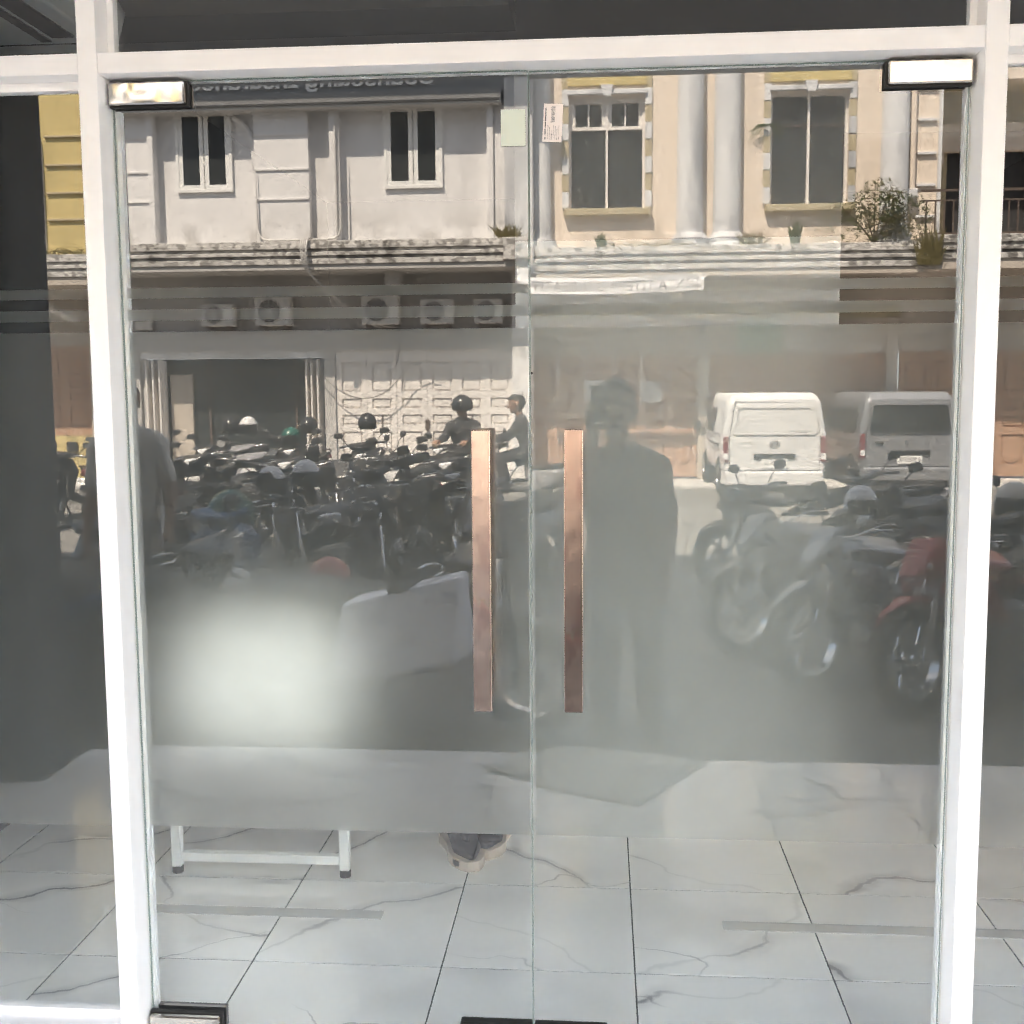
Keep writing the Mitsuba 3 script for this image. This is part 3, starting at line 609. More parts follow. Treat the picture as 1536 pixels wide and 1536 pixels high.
# ---- yellow shophouse (left side panel) and balcony house (right)
Y = thing('yellow_shophouse', 'yellow shophouse with grooved wall and white arch moulding, reflected in the left side panel', 'building')
put(Y, 'upper_wall', box(-16.5, -9.26, -19.4, -18.62, 4.04, 9.5), 'm_wallyellow')
for z in (4.76, 5.25, 5.76, 6.28): put(Y, 'wall_joint', box(-10.40, -9.28, -18.618, -18.57, z - .02, z + .02, .006), 'm_olive')
ap = [(-10.50, 4.06), (-10.50, 5.9)] + [(-10.50 - .3 * (1 - math.cos(t)), 5.9 + .8 * math.sin(t)) for t in np.linspace(.2, 1.5, 8)]
put(Y, 'arch_moulding', tube([(x, -18.60, z) for x, z in ap], .06, 8), 'm_column', True)
put(Y, 'window', box(-12.2, -10.58, -18.618, -18.58, 4.3, 6.4), 'm_darkglass')
for z in (4.5, 4.95, 5.4, 5.85): put(Y, 'window_bar', box(-12.2, -10.58, -18.578, -18.55, z - .015, z + .015), 'm_column')
cornice(Y, -16.5, -9.26, 4.06)
put(Y, 'canopy_slab', box(-16.5, -9.26, -19.6, -18.05, 3.50, 3.655), 'm_lowcream')
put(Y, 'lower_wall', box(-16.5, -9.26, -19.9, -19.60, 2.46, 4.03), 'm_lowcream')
put(Y, 'lower_pier', box(-10.15, -9.26, -19.9, -19.50, -0.2, 3.49, .01), 'm_lowcream')
put(Y, 'lower_pier', box(-16.5, -12.4, -19.9, -19.50, -0.2, 3.49, .01), 'm_lowcream')
put(Y, 'beam_brace', tm(hull([(-11.2, -19.1, 3.45), (-10.2, -19.1, 2.95)], .09, 8)), 'm_acwhite', 30)
xs = np.linspace(-12.39, -10.16, 5)
for a, b in zip(xs, xs[1:]): panel_leaf(Y, a, b, 0.68, 2.45, -19.64, 'm_odoor')
put(Y, 'door_base', box(-12.39, -10.16, -19.9, -19.60, -0.2, 0.675), 'm_wallyellow')
put(Y, 'wall_vent', box(-10.72, -10.50, -19.598, -19.54, 0.35, 0.55, .02), 'm_dark')
P = thing('balcony_house', 'cream house with an iron railed balcony, reflected at the right edge of the doors', 'building')
put(P, 'upper_wall', exz(sbox(5.42, 4.04, 12, 9.5).difference(sbox(5.98, 4.2, 11.6, 6.9)), -19.2, -18.80), 'm_wallcream')
put(P, 'recess_wall', exz(sbox(5.9, 4.04, 12, 9).difference(sbox(6.40, 4.04, 7.9, 6.25)), -20.1, -19.85), 'm_olive')
put(P, 'recess_side', box(5.90, 5.975, -19.849, -19.205, 4.04, 7), 'm_olive')
put(P, 'recess_ceiling', box(5.98, 11.6, -19.85, -19.2, 6.9, 7.1), 'm_olive')
put(P, 'lintel', exz(Polygon([(6.05, 6.08), (6.05, 6.35), (7.9, 6.35), (7.9, 5.85), (6.30, 5.85), (6.30, 5.62), (6.18, 5.62), (6.18, 6.08)]), -19.849, -19.70), 'm_wallcream')
put(P, 'door', box(6.38, 7.9, -20.05, -20.0, 4.05, 6.3), 'm_dark')
put(P, 'wall_panel', box(5.93, 5.985, -18.798, -18.72, 4.05, 7.2), 'm_column')
for z in (4.55, 5.10, 5.65, 6.23, 6.78): put(P, 'wall_joint', box(5.57, 5.90, -18.798, -18.74, z - .025, z + .025, .006), 'm_column')
put(P, 'drainpipe', tube([(5.47, -18.70, 5.0), (5.47, -18.70, 9)], .06, 12), 'm_wallcream', True)
put(P, 'drain_head', box(5.38, 5.56, -18.78, -18.60, 4.86, 5.02, .01), 'm_column')
Rl = put(P, 'railing', cat([box(5.50, 11.9, -18.22, -18.18, 4.885, 4.925), box(5.50, 11.9, -18.215, -18.185, 4.72, 4.745), box(5.50, 11.9, -18.215, -18.185, 4.16, 4.185)]), 'm_iron', label='dark iron balcony railing')
for x in np.arange(5.6, 11.9, .155): put(Rl, 'baluster', box(x - .011, x + .011, -18.212, -18.188, 4.186, 4.719), 'm_iron')
cornice(P, 5.56, 12, 4.14)
put(P, 'canopy_slab', box(5.56, 12, -19.6, -18.05, 3.55, 3.73), 'm_lowcream')
put(P, 'balcony_floor', box(5.56, 12, -20.0, -18.96, 3.74, 4.035), 'm_lowcream')
put(P, 'lower_wall', box(5.56, 12, -19.9, -19.60, 2.2, 3.7), 'm_lowcream')
xs = np.linspace(5.57, 9.2, 7)
for a, b in zip(xs, xs[1:]): panel_leaf(P, a, b, -0.16, 2.19, -19.64, 'm_odoor')
put(P, 'lower_pier', box(9.21, 12, -19.9, -19.5, -0.2, 2.19), 'm_lowcream')

# ---- plants on the cornice
def leaves(n, centre, radii, size, seed, flat=0.0, droop=0.0):
    r = np.random.default_rng(seed); V, Fc = [], []
    d = r.normal(size=(n, 3)); d /= np.linalg.norm(d, axis=1, keepdims=True)
    rad = r.uniform(0.15, 1, n) ** 0.5
    c = np.array(centre) + d * rad[:, None] * np.array(radii)
    keep = meshkit.noise(c * 7.0, seed) > 0.45
    for p in c[keep]:
        a = r.normal(size=3); a[2] = a[2] * .6 + .25; a /= np.linalg.norm(a); b = np.cross(a, r.normal(size=3)); b /= np.linalg.norm(b)
        s = size * r.uniform(.6, 1.3); k = len(V)
        V += [p - a * s, p + b * s * .33, p + a * s, p - b * s * .33]; Fc += [(k, k + 1, k + 2), (k, k + 2, k + 3)]
    return trimesh.Trimesh(np.array(V), np.array(Fc), process=False)
def stems(base, tips, r=.008):
    return cat([tube(spline([base, (np.array(base) + t) / 2 + np.array([0, 0, .1]), t], 8), np.linspace(r, r * .3, 8), 5) for t in np.array(tips)])
bu = thing('bush', 'straggly olive green bush growing from the stained cornice beside the balcony', 'bush')
put(bu, 'foliage', cat([leaves(1500, (4.78, -18.16, 4.58), (.50, .26, .58), .036, 4), leaves(800, (4.25, -18.2, 4.42), (.46, .2, .40), .030, 5), leaves(800, (5.30, -18.12, 4.45), (.42, .2, .46), .030, 6)]), 'm_leaf')
put(bu, 'dry_foliage', cat([leaves(1100, (4.85, -18.10, 4.6), (.52, .26, .56), .034, 14), leaves(500, (3.95, -18.25, 4.40), (.46, .15, .34), .026, 15), leaves(500, (5.2, -18.1, 4.3), (.4, .2, .3), .03, 16)]), 'm_dryleaf')
put(bu, 'stem', stems((4.75, -18.3, 4.02), [(4.4, -18.2, 4.9), (4.7, -18.1, 5.1), (5.0, -18.2, 4.95), (5.3, -18.15, 4.7), (4.0, -18.2, 4.7), (3.75, -18.2, 4.95)], .014), 'm_stem')
def weed(x, y, z, n, h, spread, seed, label, m='m_dryleaf'):
    r = np.random.default_rng(seed); V, Fc = [], []
    for _ in range(n):
        b = np.array([x + r.uniform(-spread, spread), y + r.uniform(-.05, .05), z]); t = b + np.array([r.normal(0, spread * .6), r.normal(0, .06), h * r.uniform(.5, 1.1)])
        mid = (b + t) / 2 + np.array([0, 0, h * .12]); w = .012; k = len(V)
        V += [b - [w, 0, 0], b + [w, 0, 0], mid + [w, .005, 0], mid - [w, -.005, 0], t]
        Fc += [(k, k + 1, k + 2), (k, k + 2, k + 3), (k + 3, k + 2, k + 4)]
    one('weed', trimesh.Trimesh(np.array(V), np.array(Fc), process=False), m, label=label, cat_='weed', group='weeds sprouting along the cornice')
weed(-1.75, -18.1, 4.04, 60, .26, .22, 1, 'dry grass tuft on the cornice beside the white party column')
weed(-.02, -18.2, 4.02, 26, .30, .07, 2, 'upright weed on the cornice under the left cream window', 'm_leaf')
weed(2.62, -18.2, 4.02, 60, .24, .20, 3, 'dry grass tuft on the cornice right of the paired columns')
weed(3.38, -18.25, 4.02, 40, .42, .07, 4, 'dark creeping weed on the cornice left of the bush', 'm_leaf')
weed(5.62, -17.98, 3.62, 90, .62, .20, 6, 'leafy weed hanging over the cornice below the balcony rail')
weed(-9.9, -18.1, 4.04, 60, .16, .5, 7, 'dry weeds along the cornice of the yellow shophouse')
weed(.9, -18.1, 4.02, 60, .10, .8, 8, 'low dry weeds along the cornice under the paired columns')
def spider(x, y, z):
    V, Fc = [], []; r = np.random.default_rng(9)
    for _ in range(46):
        a = r.uniform(0, 2 * PI); L = r.uniform(.18, .36); pts = [np.array([x, y, z]) + np.array([math.cos(a) * L * t, .10 + .06 * math.sin(a) * t, .16 * t - .42 * t * t * r.uniform(.5, 1.2)]) for t in np.linspace(0, 1, 5)]
        for p, q in zip(pts, pts[1:]):
            k = len(V); V += [p - [0, 0, .009], p + [0, 0, .009], q + [0, 0, .007], q - [0, 0, .007]]; Fc += [(k, k + 1, k + 2), (k, k + 2, k + 3)]
    one('fern', trimesh.Trimesh(np.array(V), np.array(Fc), process=False), 'm_leaf', label='drooping fern rooted in the wall beside the right cream window', cat_='fern')
spider(2.92, -18.70, 6.16)
# ================================================================== VEHICLES
def van(x, y, paint, glass_rear, plate, kind, rear_h=None):
    white = kind == 'white'
    V = thing('van', 'white panel van with closed rear panel parked across the street' if white else
              'silver van with dark rear window, parked right of the white van', 'van', 'vans parked across the street')
    M = T4().translate([x, y, -0.20]).rotate([0, 0, 1], -90)
    def p(nm, mesh, m, smooth=False, lab=None, par=None):
        k = put(par or V, nm, mesh, m, smooth, lab); scene[k]['to_world'] = M; return k
    r = .095
    low = hull([(a, s * b, z) for a, b, z in ((.135, .705, .455), (.135, .73, .90), (3.515, .685, .455), (3.565, .665, .82), (3.415, .665, .945)) for s in (-1, 1)], r, 16)
    top = hull([(a, s * b, z) for a, b, z in ((.135, .73, .90), (.165, .635, 1.46), (.235, .58, 1.55), (2.75, .58, 1.55), (3.385, .665, .925)) for s in (-1, 1)], r, 16)
    body = low + top
    for xw in (.72, 3.15):
        for s in (-1, 1):
            c = m3.Manifold.cylinder(.3, .335, .335, 32).rotate([90, 0, 0]).translate([xw, s * .78 + .15, .30]); body = body - c
    rear_panel = None
    p('body', tm(body), paint, 32)
    # everything on the rear face sits on a slightly inclined plane: x as a function of z
    def xr(z): return .04 if z < .92 else .04 + (z - .92) * .045
    def onrear(y0, y1, z0, z1, d0, d1, c=.0):
        b = box(-d1, -d0, y0, y1, z0, z1, c); w = b.vertices.copy(); w[:, 0] += np.array([xr(q) for q in w[:, 2]]); b.vertices = w; return b
    def rear_poly(poly, d0, d1):
        m = exz(poly, 0, d1 - d0); w = m.vertices.copy()           # x -> y, depth -> -x
        z = w[:, 2]; m.vertices = np.stack([-(w[:, 1] + d0) + np.array([xr(q) for q in z]), w[:, 0], z], 1); return m
    def rr(y0, y1, z0, z1, c): return sbox(y0 + c, z0 + c, y1 - c, z1 - c).buffer(c, 6)
    win = Polygon([(-.66, .99), (.66, .99), (.585, 1.43), (-.585, 1.43)]).buffer(-.05).buffer(.05, 6)
    gate = Polygon([(-.70, .42), (.70, .42), (.71, .93), (.62, 1.52), (-.62, 1.52), (-.71, .93)])
    p('tailgate_seam', rear_poly(gate.difference(gate.buffer(-.008)), .0, .006), 'm_dark')
    if white:
        pnl = p('rear_panel', rear_poly(win.difference(win.buffer(-.028)), 0, .022), paint, lab='blank white panel in place of the rear window')
        p('inner_panel', rear_poly(win.buffer(-.05), 0, .008), paint, par=pnl)
        p('emblem_strip', onrear(.34, .50, 1.03, 1.06, .009, .016), 'm_acgrey', par=pnl)
    else:
        w_ = p('rear_window', rear_poly(win, .002, .014), 'm_darkglass', lab='dark rear window')
        p('lower_trim', onrear(-.65, .65, .965, .985, .002, .022), 'm_steel', par=w_)
        p('bumper_trim', onrear(-.62, .55, .335, .35, .075, .085), 'm_steel')
    for s in (-1, 1):
        t = p('tail_light', onrear(s * .715, s * .80, .56, .96, -.10, .016, .012), 'm_redlamp')
        p('clear_lens', onrear(s * .72, s * .795, .60, .70, .0165, .022, .002), 'm_lamp', par=t)
    p('bumper', tm(hull([(-.01, s * .72, z) for s in (-1, 1) for z in (.22, .38)] + [(.30, s * .77, z) for s in (-1, 1) for z in (.22, .38)], .035)), paint, 30)
    p('plate_recess', onrear(-.32, .32, .60, .69, .003, .02, .004), 'm_black')
    pl = p('license_plate', onrear(-.20, .20, .47, .60, .012, .022, .003), 'm_plate', lab='number plate')
    tx = meshkit.text_mesh(plate, .062, .003, True); v_ = tx.vertices.copy(); sc = .34 / v_[:, 0].max()
    # read from behind: along -y locally
    tx.vertices = np.stack([-(v_[:, 2]) - .0225 + .04, .17 - v_[:, 0] * sc, .51 + v_[:, 1]], 1); tx.invert()
    p('plate_text', tx, 'm_ink', par=pl)
    def badge(text, yy, z, h, wd):
        b = meshkit.text_mesh(text, h, .004, True); q = b.vertices.copy(); b.vertices = np.stack([-(q[:, 2]) - .002 + xr(z), yy - q[:, 0] * wd / q[:, 0].max(), z + q[:, 1]], 1); b.invert(); return b
    p('badge_text', badge('GRAN MAX', -.34, .845, .035, .22), 'm_acgrey')
    em = [moved(trimesh.creation.torus(.052, .008, 24, 8), (0, 0, 0), ry=PI / 2)]
    e = cat(em + [moved(trimesh.creation.torus(.028, .008, 20, 8), (0, 0, .0), ry=PI / 2)]); w = e.vertices.copy(); w[:, 1] *= 1.45; w += [xr(.84) - .008, 0, .84]; e.vertices = w
    p('emblem', e, 'm_steel', True)
    if not white: p('handle', onrear(.42 - 1.0, .58 - 1.0, .80, .84, .004, .03, .006), 'm_black')
    for s in (-1, 1):                                               # sides
        for a, b in ((.42, 1.32), (1.42, 2.28)):
            poly = Polygon([(a, 1.0), (b, 1.0), (b - .02, 1.40), (a + .04, 1.40)])
            m = exz(poly, 0, .012); w = m.vertices.copy(); m.vertices = np.stack([w[:, 0], s * (.832 - (w[:, 2] - .90) * .18 + w[:, 1]), w[:, 2]], 1)
            if s > 0: m.invert()
            p('side_window', m, paint if white and a < 1 else 'm_darkglass')
        poly = Polygon([(2.38, 1.0), (3.15, 1.0), (2.80, 1.40), (2.38, 1.40)]); m = exz(poly, 0, .012); w = m.vertices.copy()
        m.vertices = np.stack([w[:, 0], s * (.830 - (w[:, 2] - .90) * .18 + w[:, 1]), w[:, 2]], 1); p('front_window', m, 'm_darkglass')
        p('door_strip', box(.5, 2.3, s * .826, s * .838, .80, .83), 'm_black')
        p('wing_mirror', tm(hull([(2.98, s * .93, .98), (2.98, s * .93, 1.12), (3.02, s * 1.0, 1.0), (3.02, s * 1.0, 1.12)], .03) + hull([(2.98, s * .80, 1.0), (2.98, s * .93, 1.02)], .015)), 'm_black', 30)
        for xw in (.72, 3.15):
            ty = p('wheel', moved(lathe_x([(-.09, .17), (-.095, .24), (-.07, .285), (.07, .285), (.095, .24), (.09, .17)], 32), (xw, s * .735, .285)), 'm_tyre', 30)
            rim = [lathe_x([(-.06, .001), (-.06, .165), (.085, .172), (.085, .150), (.05, .145), (.05, .001)], 32)]
            rim += [moved(box(.03, .15, .052, .07, -.018, .018), (0, 0, 0), ry=t) for t in np.linspace(0, 2 * PI, 8, endpoint=False)]
            rm = cat(rim)
            if s < 0: rm.apply_transform(np.diag([1, -1, 1, 1])); rm.invert()
            p('rim', moved(rm, (xw, s * .735, .285)), 'm_steel', 30, par=ty)
    return V
van(2.70, -15.62, 'p_white', False, 'KC 1809 DA', 'white')
van(5.02, -16.55, 'p_silver', True, 'B 2021 YYX', 'silver')

# ---- motorbikes: three bodies, copied; x forward, origin on the ground under the middle of the wheelbase
def wheel_parts(r, w, spokes, disc=True):
    tyre = lathe_x([(-w * .55, r * .70), (-w * .98, r * .80), (-w * .85, r * .93), (-w * .4, r * .99), (0, r), (w * .4, r * .99), (w * .85, r * .93), (w * .98, r * .80), (w * .55, r * .70)], 36)
    rim = [lathe_x([(-w * .6, r * .64), (-w * .62, r * .735), (w * .62, r * .735), (w * .6, r * .64), (-w * .6, r * .64)], 36), lathe_x([(-.045, .001), (-.045, .04), (.045, .04), (.045, .001)], 16)]
    for t in np.linspace(0, 2 * PI, spokes, endpoint=False):
        rim.append(moved(tube([(.03, 0, 0), (r * .4, .01, .02), (r * .66, 0, 0)], [.016, .012, .014] if spokes < 12 else .0035, 6), ry=t))
    if disc: rim.append(moved(lathe_x([(.03, .05), (.03, .105), (.034, .105), (.034, .05), (.03, .05)], 28)))
    return tyre, cat(rim)
def bike_meshes(kind):
    D = {}
    H8 = lambda pts, r, n=12: tm(hull(pts, r, n))
    if kind == 'scooter':
        r, xf, xb = .275, .62, -.62; ty, ri = wheel_parts(r, .055, 5)
        D['front_fender'] = ('B', smoothman(hull([(.36, 0, .45), (.50, .03, .56), (.50, -.03, .56), (.62, .03, .59), (.62, -.03, .59), (.80, 0, .49), (.86, 0, .40)], [.02, .035, .035, .035, .035, .025, .012]) - m3.Manifold.cylinder(.2, .295, .295, 32).rotate([90, 0, 0]).translate([.62, .1, .275]), .04, 4))
        D['leg_shield'] = ('B', smoothman(hull([(.30, s * .16, .34) for s in (-1, 1)] + [(.44, s * .05, .42) for s in (-1, 1)] + [(.36, s * .20, .74) for s in (-1, 1)] + [(.46, s * .06, .86) for s in (-1, 1)] + [(.34, s * .12, .93) for s in (-1, 1)], .028), .05, 4))
        D['handlebar_cowl'] = ('B', smoothman(hull([(.38, s * .13, 1.00) for s in (-1, 1)] + [(.30, s * .16, 1.05) for s in (-1, 1)] + [(.45, 0, .98), (.22, 0, 1.03)], .035), .04, 4))
        D['headlight'] = ('m_lamp', H8([(.475, s * .09, .80) for s in (-1, 1)] + [(.485, s * .04, .72) for s in (-1, 1)] + [(.47, s * .05, .86) for s in (-1, 1)], .022))
        D['floorboard'] = ('m_plastic', H8([(-.10, s * .13, .30) for s in (-1, 1)] + [(.32, s * .14, .31) for s in (-1, 1)] + [(.30, s * .12, .38) for s in (-1, 1)], .025))
        D['body_panel'] = ('B', smoothman(hull([(-.08, s * .13, .36) for s in (-1, 1)] + [(-.05, s * .11, .68) for s in (-1, 1)] + [(-.62, s * .15, .66) for s in (-1, 1)] + [(-.85, s * .05, .76) for s in (-1, 1)] + [(-.50, s * .13, .50) for s in (-1, 1)], .03), .05, 4))
        D['seat'] = ('m_seat', smoothman(hull([(.00, s * .08, .74) for s in (-1, 1)] + [(-.30, s * .13, .755) for s in (-1, 1)] + [(-.70, s * .11, .82) for s in (-1, 1)] + [(-.78, 0, .80)], .035), .05, 6))
        D['tail_light'] = ('m_redlamp', H8([(-.89, s * .05, .73) for s in (-1, 1)] + [(-.87, s * .09, .67) for s in (-1, 1)], .02))
        D['engine'] = ('m_acgrey', H8([(-.10, .06, .30), (-.55, .10, .29), (-.62, .10, .24), (-.15, .08, .22), (-.4, .10, .36)], .05))
        yfork = .085
    else:
        r, xf, xb = .295, .66, -.62; ty, ri = wheel_parts(r, .055 if kind == 'sport' else .042, 6 if kind == 'sport' else 24)
        D['front_fender'] = ('B', smoothman(hull([(.40, 0, .47), (.52, .04, .60), (.52, -.04, .60), (.66, .04, .625), (.66, -.04, .625), (.86, 0, .53), (.93, 0, .42)], [.02, .03, .03, .03, .03, .025, .012]) - m3.Manifold.cylinder(.24, .312, .312, 32).rotate([90, 0, 0]).translate([.66, .12, .295]), .04, 4))
        if kind == 'sport':
            D['fuel_tank'] = ('B', smoothman(hull([(.30, s * .12, .84) for s in (-1, 1)] + [(.25, 0, .93), (-.02, 0, .88), (-.10, 0, .80)] + [(.05, s * .14, .80) for s in (-1, 1)], .05), .05, 5))
            for i, s in enumerate((-1, 1)):
                D[f'side_fairing_{i:03d}' if i else 'side_fairing'] = ('B', smoothman(hull([(.50, s * .15, .78), (.44, s * .20, .62), (.28, s * .20, .72), (.10, s * .17, .46), (.34, s * .17, .50), (.52, s * .12, .66)], .022), .05, 4))
            D['body_panel'] = ('B', smoothman(hull([(-.12, s * .11, .66) for s in (-1, 1)] + [(-.55, s * .10, .74) for s in (-1, 1)] + [(-.90, s * .04, .90) for s in (-1, 1)] + [(-.5, s * .09, .84) for s in (-1, 1)], .025), .05, 4))
            D['seat'] = ('m_seat', smoothman(hull([(-.02, s * .10, .80) for s in (-1, 1)] + [(-.45, s * .12, .83) for s in (-1, 1)] + [(-.82, s * .07, .93) for s in (-1, 1)], .035), .05, 5))
            D['headlight'] = ('m_lamp', H8([(.56, s * .08, .86) for s in (-1, 1)] + [(.60, s * .04, .78) for s in (-1, 1)], .03))
            D['front_cowl'] = ('B', smoothman(hull([(.50, s * .12, .90) for s in (-1, 1)] + [(.62, s * .05, .80) for s in (-1, 1)] + [(.46, s * .09, 1.03) for s in (-1, 1)] + [(.48, s * .10, .78) for s in (-1, 1)], .025), .04, 4))
        else:
            D['leg_shield'] = ('B', smoothman(hull([(.16, s * .17, .38) for s in (-1, 1)] + [(.36, s * .06, .50) for s in (-1, 1)] + [(.30, s * .19, .78) for s in (-1, 1)] + [(.44, s * .06, .86) for s in (-1, 1)], .025), .05, 4))
            D['handlebar_cowl'] = ('B', smoothman(hull([(.42, s * .11, .98) for s in (-1, 1)] + [(.30, s * .14, 1.02) for s in (-1, 1)] + [(.47, 0, .94)], .035), .04, 4))
            D['headlight'] = ('m_lamp', H8([(.485, s * .05, .96) for s in (-1, 1)] + [(.49, 0, .90)], .03))
            D['body_panel'] = ('B', smoothman(hull([(.22, s * .06, .62) for s in (-1, 1)] + [(-.20, s * .11, .66) for s in (-1, 1)] + [(-.60, s * .12, .70) for s in (-1, 1)] + [(-.88, s * .04, .74) for s in (-1, 1)] + [(-.35, s * .10, .52) for s in (-1, 1)], .026), .05, 4))
            D['seat'] = ('m_seat', smoothman(hull([(.02, s * .08, .73) for s in (-1, 1)] + [(-.30, s * .12, .76) for s in (-1, 1)] + [(-.74, s * .10, .80) for s in (-1, 1)], .035), .05, 5))
        D['tail_light'] = ('m_redlamp', H8([(-.92, s * .04, .80) for s in (-1, 1)] + [(-.90, s * .06, .72) for s in (-1, 1)], .02))
        D['engine'] = ('m_acgrey', H8([(.22, s * .08, .38) for s in (-1, 1)] + [(-.15, s * .10, .32) for s in (-1, 1)] + [(-.10, s * .09, .50) for s in (-1, 1)] + [(.25, s * .07, .50) for s in (-1, 1)], .05))
        D['swing_arm'] = ('m_plastic', cat([tube([(-.1, s * .09, .36), (xb, s * .09, r)], .02, 8) for s in (-1, 1)]))
        yfork = .095
    D['tyre'] = ('m_tyre', moved(ty, (xf, 0, r))); D['tyre_001'] = ('m_tyre', moved(ty, (xb, 0, r)))
    D['rim'] = ('m_steel' if kind != 'scooter' else 'm_plastic', moved(ri, (xf, 0, r))); D['rim_001'] = ('m_steel' if kind != 'scooter' else 'm_plastic', moved(ri, (xb, 0, r)))
    for i, s in enumerate((-1, 1)):
        D['fork_leg' + ('_001' if i else '')] = ('m_steel' if kind == 'sport' else 'm_plastic', tube([(xf, s * yfork, r), (xf - .10, s * yfork, r + .30), (.42, s * yfork, .66), (.36, s * yfork * .8, .84)], [.022, .022, .015, .015], 10))
        D['mirror' + ('_001' if i else '')] = ('m_plastic', cat([tube([(.28, s * .20, 1.04), (.27, s * .25, 1.14), (.24, s * .31, 1.22)], .006, 6), smoothman(hull([(.24, s * .28, 1.21), (.24, s * .38, 1.23), (.24, s * .36, 1.29), (.24, s * .28, 1.28)], .02), .03, 3)]))
        D['mirror_glass' + ('_001' if i else '')] = ('m_mirror', moved(lathe_x([(-.001, .001), (-.001, .052), (.001, .052), (.001, .001)], 20), (.216, s * .325, 1.255), rz=PI / 2))
        D['grip' + ('_001' if i else '')] = ('m_rubber', tube([(.24, s * .20, 1.03), (.20, s * .34, 1.03)], .019, 10))
        D['brake_lever' + ('_001' if i else '')] = ('m_steel', tube([(.28, s * .18, 1.02), (.30, s * .26, 1.01), (.28, s * .33, 1.01)], .007, 6))
    D['handlebar'] = ('m_steel', tube(spline([(.20, -.32, 1.03), (.25, -.18, 1.03), (.30, -.06, .97), (.30, .06, .97), (.25, .18, 1.03), (.20, .32, 1.03)], 20), .011, 8))
    D['exhaust'] = ('m_plastic', cat([tube([(-.05, -.13, .28), (-.30, -.17, .27)], .02, 8), tube([(-.30, -.17, .27), (-.36, -.175, .285), (-.80, -.18, .38), (-.86, -.18, .39)], [.025, .055, .06, .045], 14)]))
    D['exhaust_shield'] = ('m_steel' if kind == 'sport' else 'm_plastic', tube([(-.42, -.20, .30), (-.72, -.205, .37)], .042, 10))
    D['rear_fender'] = ('m_plastic', H8([(-.80, s * .06, .62) for s in (-1, 1)] + [(-.98, s * .05, .42) for s in (-1, 1)], .012))
    D['grab_rail'] = ('m_plastic', tube(spline([(-.55, -.14, .78), (-.80, -.12, .86), (-.93, 0, .88), (-.80, .12, .86), (-.55, .14, .78)], 18), .011, 7))
    D['side_stand'] = ('m_plastic', tube([(-.05, .12, .28), (-.12, .27, .012)], .012, 6))
    for n, (m, me) in D.items():                                   # bikes of this street are low: press the upper part down
        v = me.vertices.copy(); hi = v[:, 2] > .58; v[hi, 2] = .58 + (v[hi, 2] - .58) * .74; me.vertices = v
    return D
BM = {k: {n: (m, mikit.ply(me, 'm_plastic', 40)) for n, (m, me) in bike_meshes(k).items()} for k in ('scooter', 'moped', 'sport')}
PLB = mikit.ply(box(-.004, .004, -.10, .10, -.05, .05, .003), 'm_plate')
_t = meshkit.text_mesh('B 6212 KZA', .036, .002, True); _w = _t.vertices.copy(); _t.vertices = np.stack([-.0045 - _w[:, 2], .085 - _w[:, 0] * .17 / _w[:, 0].max(), -.015 + _w[:, 1]], 1); _t.invert()
PLT = mikit.ply(_t, 'm_ink')
def bike(kind, x, y, head, paint, label, lean=7, group='motorbikes parked in the street', plate=True):
    """head: degrees from +x of the direction the front wheel points."""
    V = thing('motorbike', label, 'motorbike', group)
    M = T4().translate([x, y, -0.25]).rotate([0, 0, 1], head).rotate([1, 0, 0], -lean)
    for n, (m, d) in BM[kind].items():
        k = V + '__' + n; mm = paint if m == 'B' else m
        scene[k] = {**d, 'bsdf': {'type': 'ref', 'id': mm}, 'to_world': M}
    if plate:
        Mp = M @ T4().translate([-.955, 0, .60]).rotate([0, 1, 0], 25)
        scene[V + '__license_plate'] = {**PLB, 'to_world': Mp}; scene[V + '__license_plate__plate_text'] = {**PLT, 'to_world': Mp}
        Mf = M @ T4().translate([.50, 0, .62]).rotate([0, 0, 1], 180)
        scene[V + '__license_plate_001'] = {**PLB, 'to_world': Mf}; scene[V + '__license_plate_001__plate_text'] = {**PLT, 'to_world': Mf}
    return V
# sunlit row across the street
bike('scooter', -5.95, -12.9, 112, 'p_black', 'black scooter at the left end of the sunlit row before the dark shopfront')
bike('moped', -5.30, -13.1, 105, 'p_black', 'black moped second in the sunlit row, before the dark shopfront')
bike('scooter', -4.72, -12.7, 100, 'p_grey', 'grey scooter third in the sunlit row, before the dark shopfront')
bike('moped', -4.10, -12.9, 96, 'p_black', 'black moped by the white pier, with dark helmets on it')
bike('scooter', -3.28, -13.3, 88, 'p_black', 'black scooter seen head on before the white folding door, helmet on its bars')
bike('sport', -2.50, -12.2, 150, 'p_black', 'low black motorbike parked askew before the white folding door')
bike('moped', -1.95, -13.0, 118, 'p_black', 'black moped under the helmeted rider before the white folding door')
bike('scooter', -1.15, -12.8, 175, 'p_grey', 'grey scooter with the bareheaded man seated on it')
# left sidelight row
bike('scooter', -7.55, -12.6, 250, 'p_black', 'black scooter seen in the left side panel, its plate towards us')
bike('moped', -7.00, -12.9, 262, 'p_black', 'black moped at the right of the left side panel')
bike('scooter', -3.35, -2.95, 178, 'p_blue', 'dark blue scooter close by, low in the left side panel')
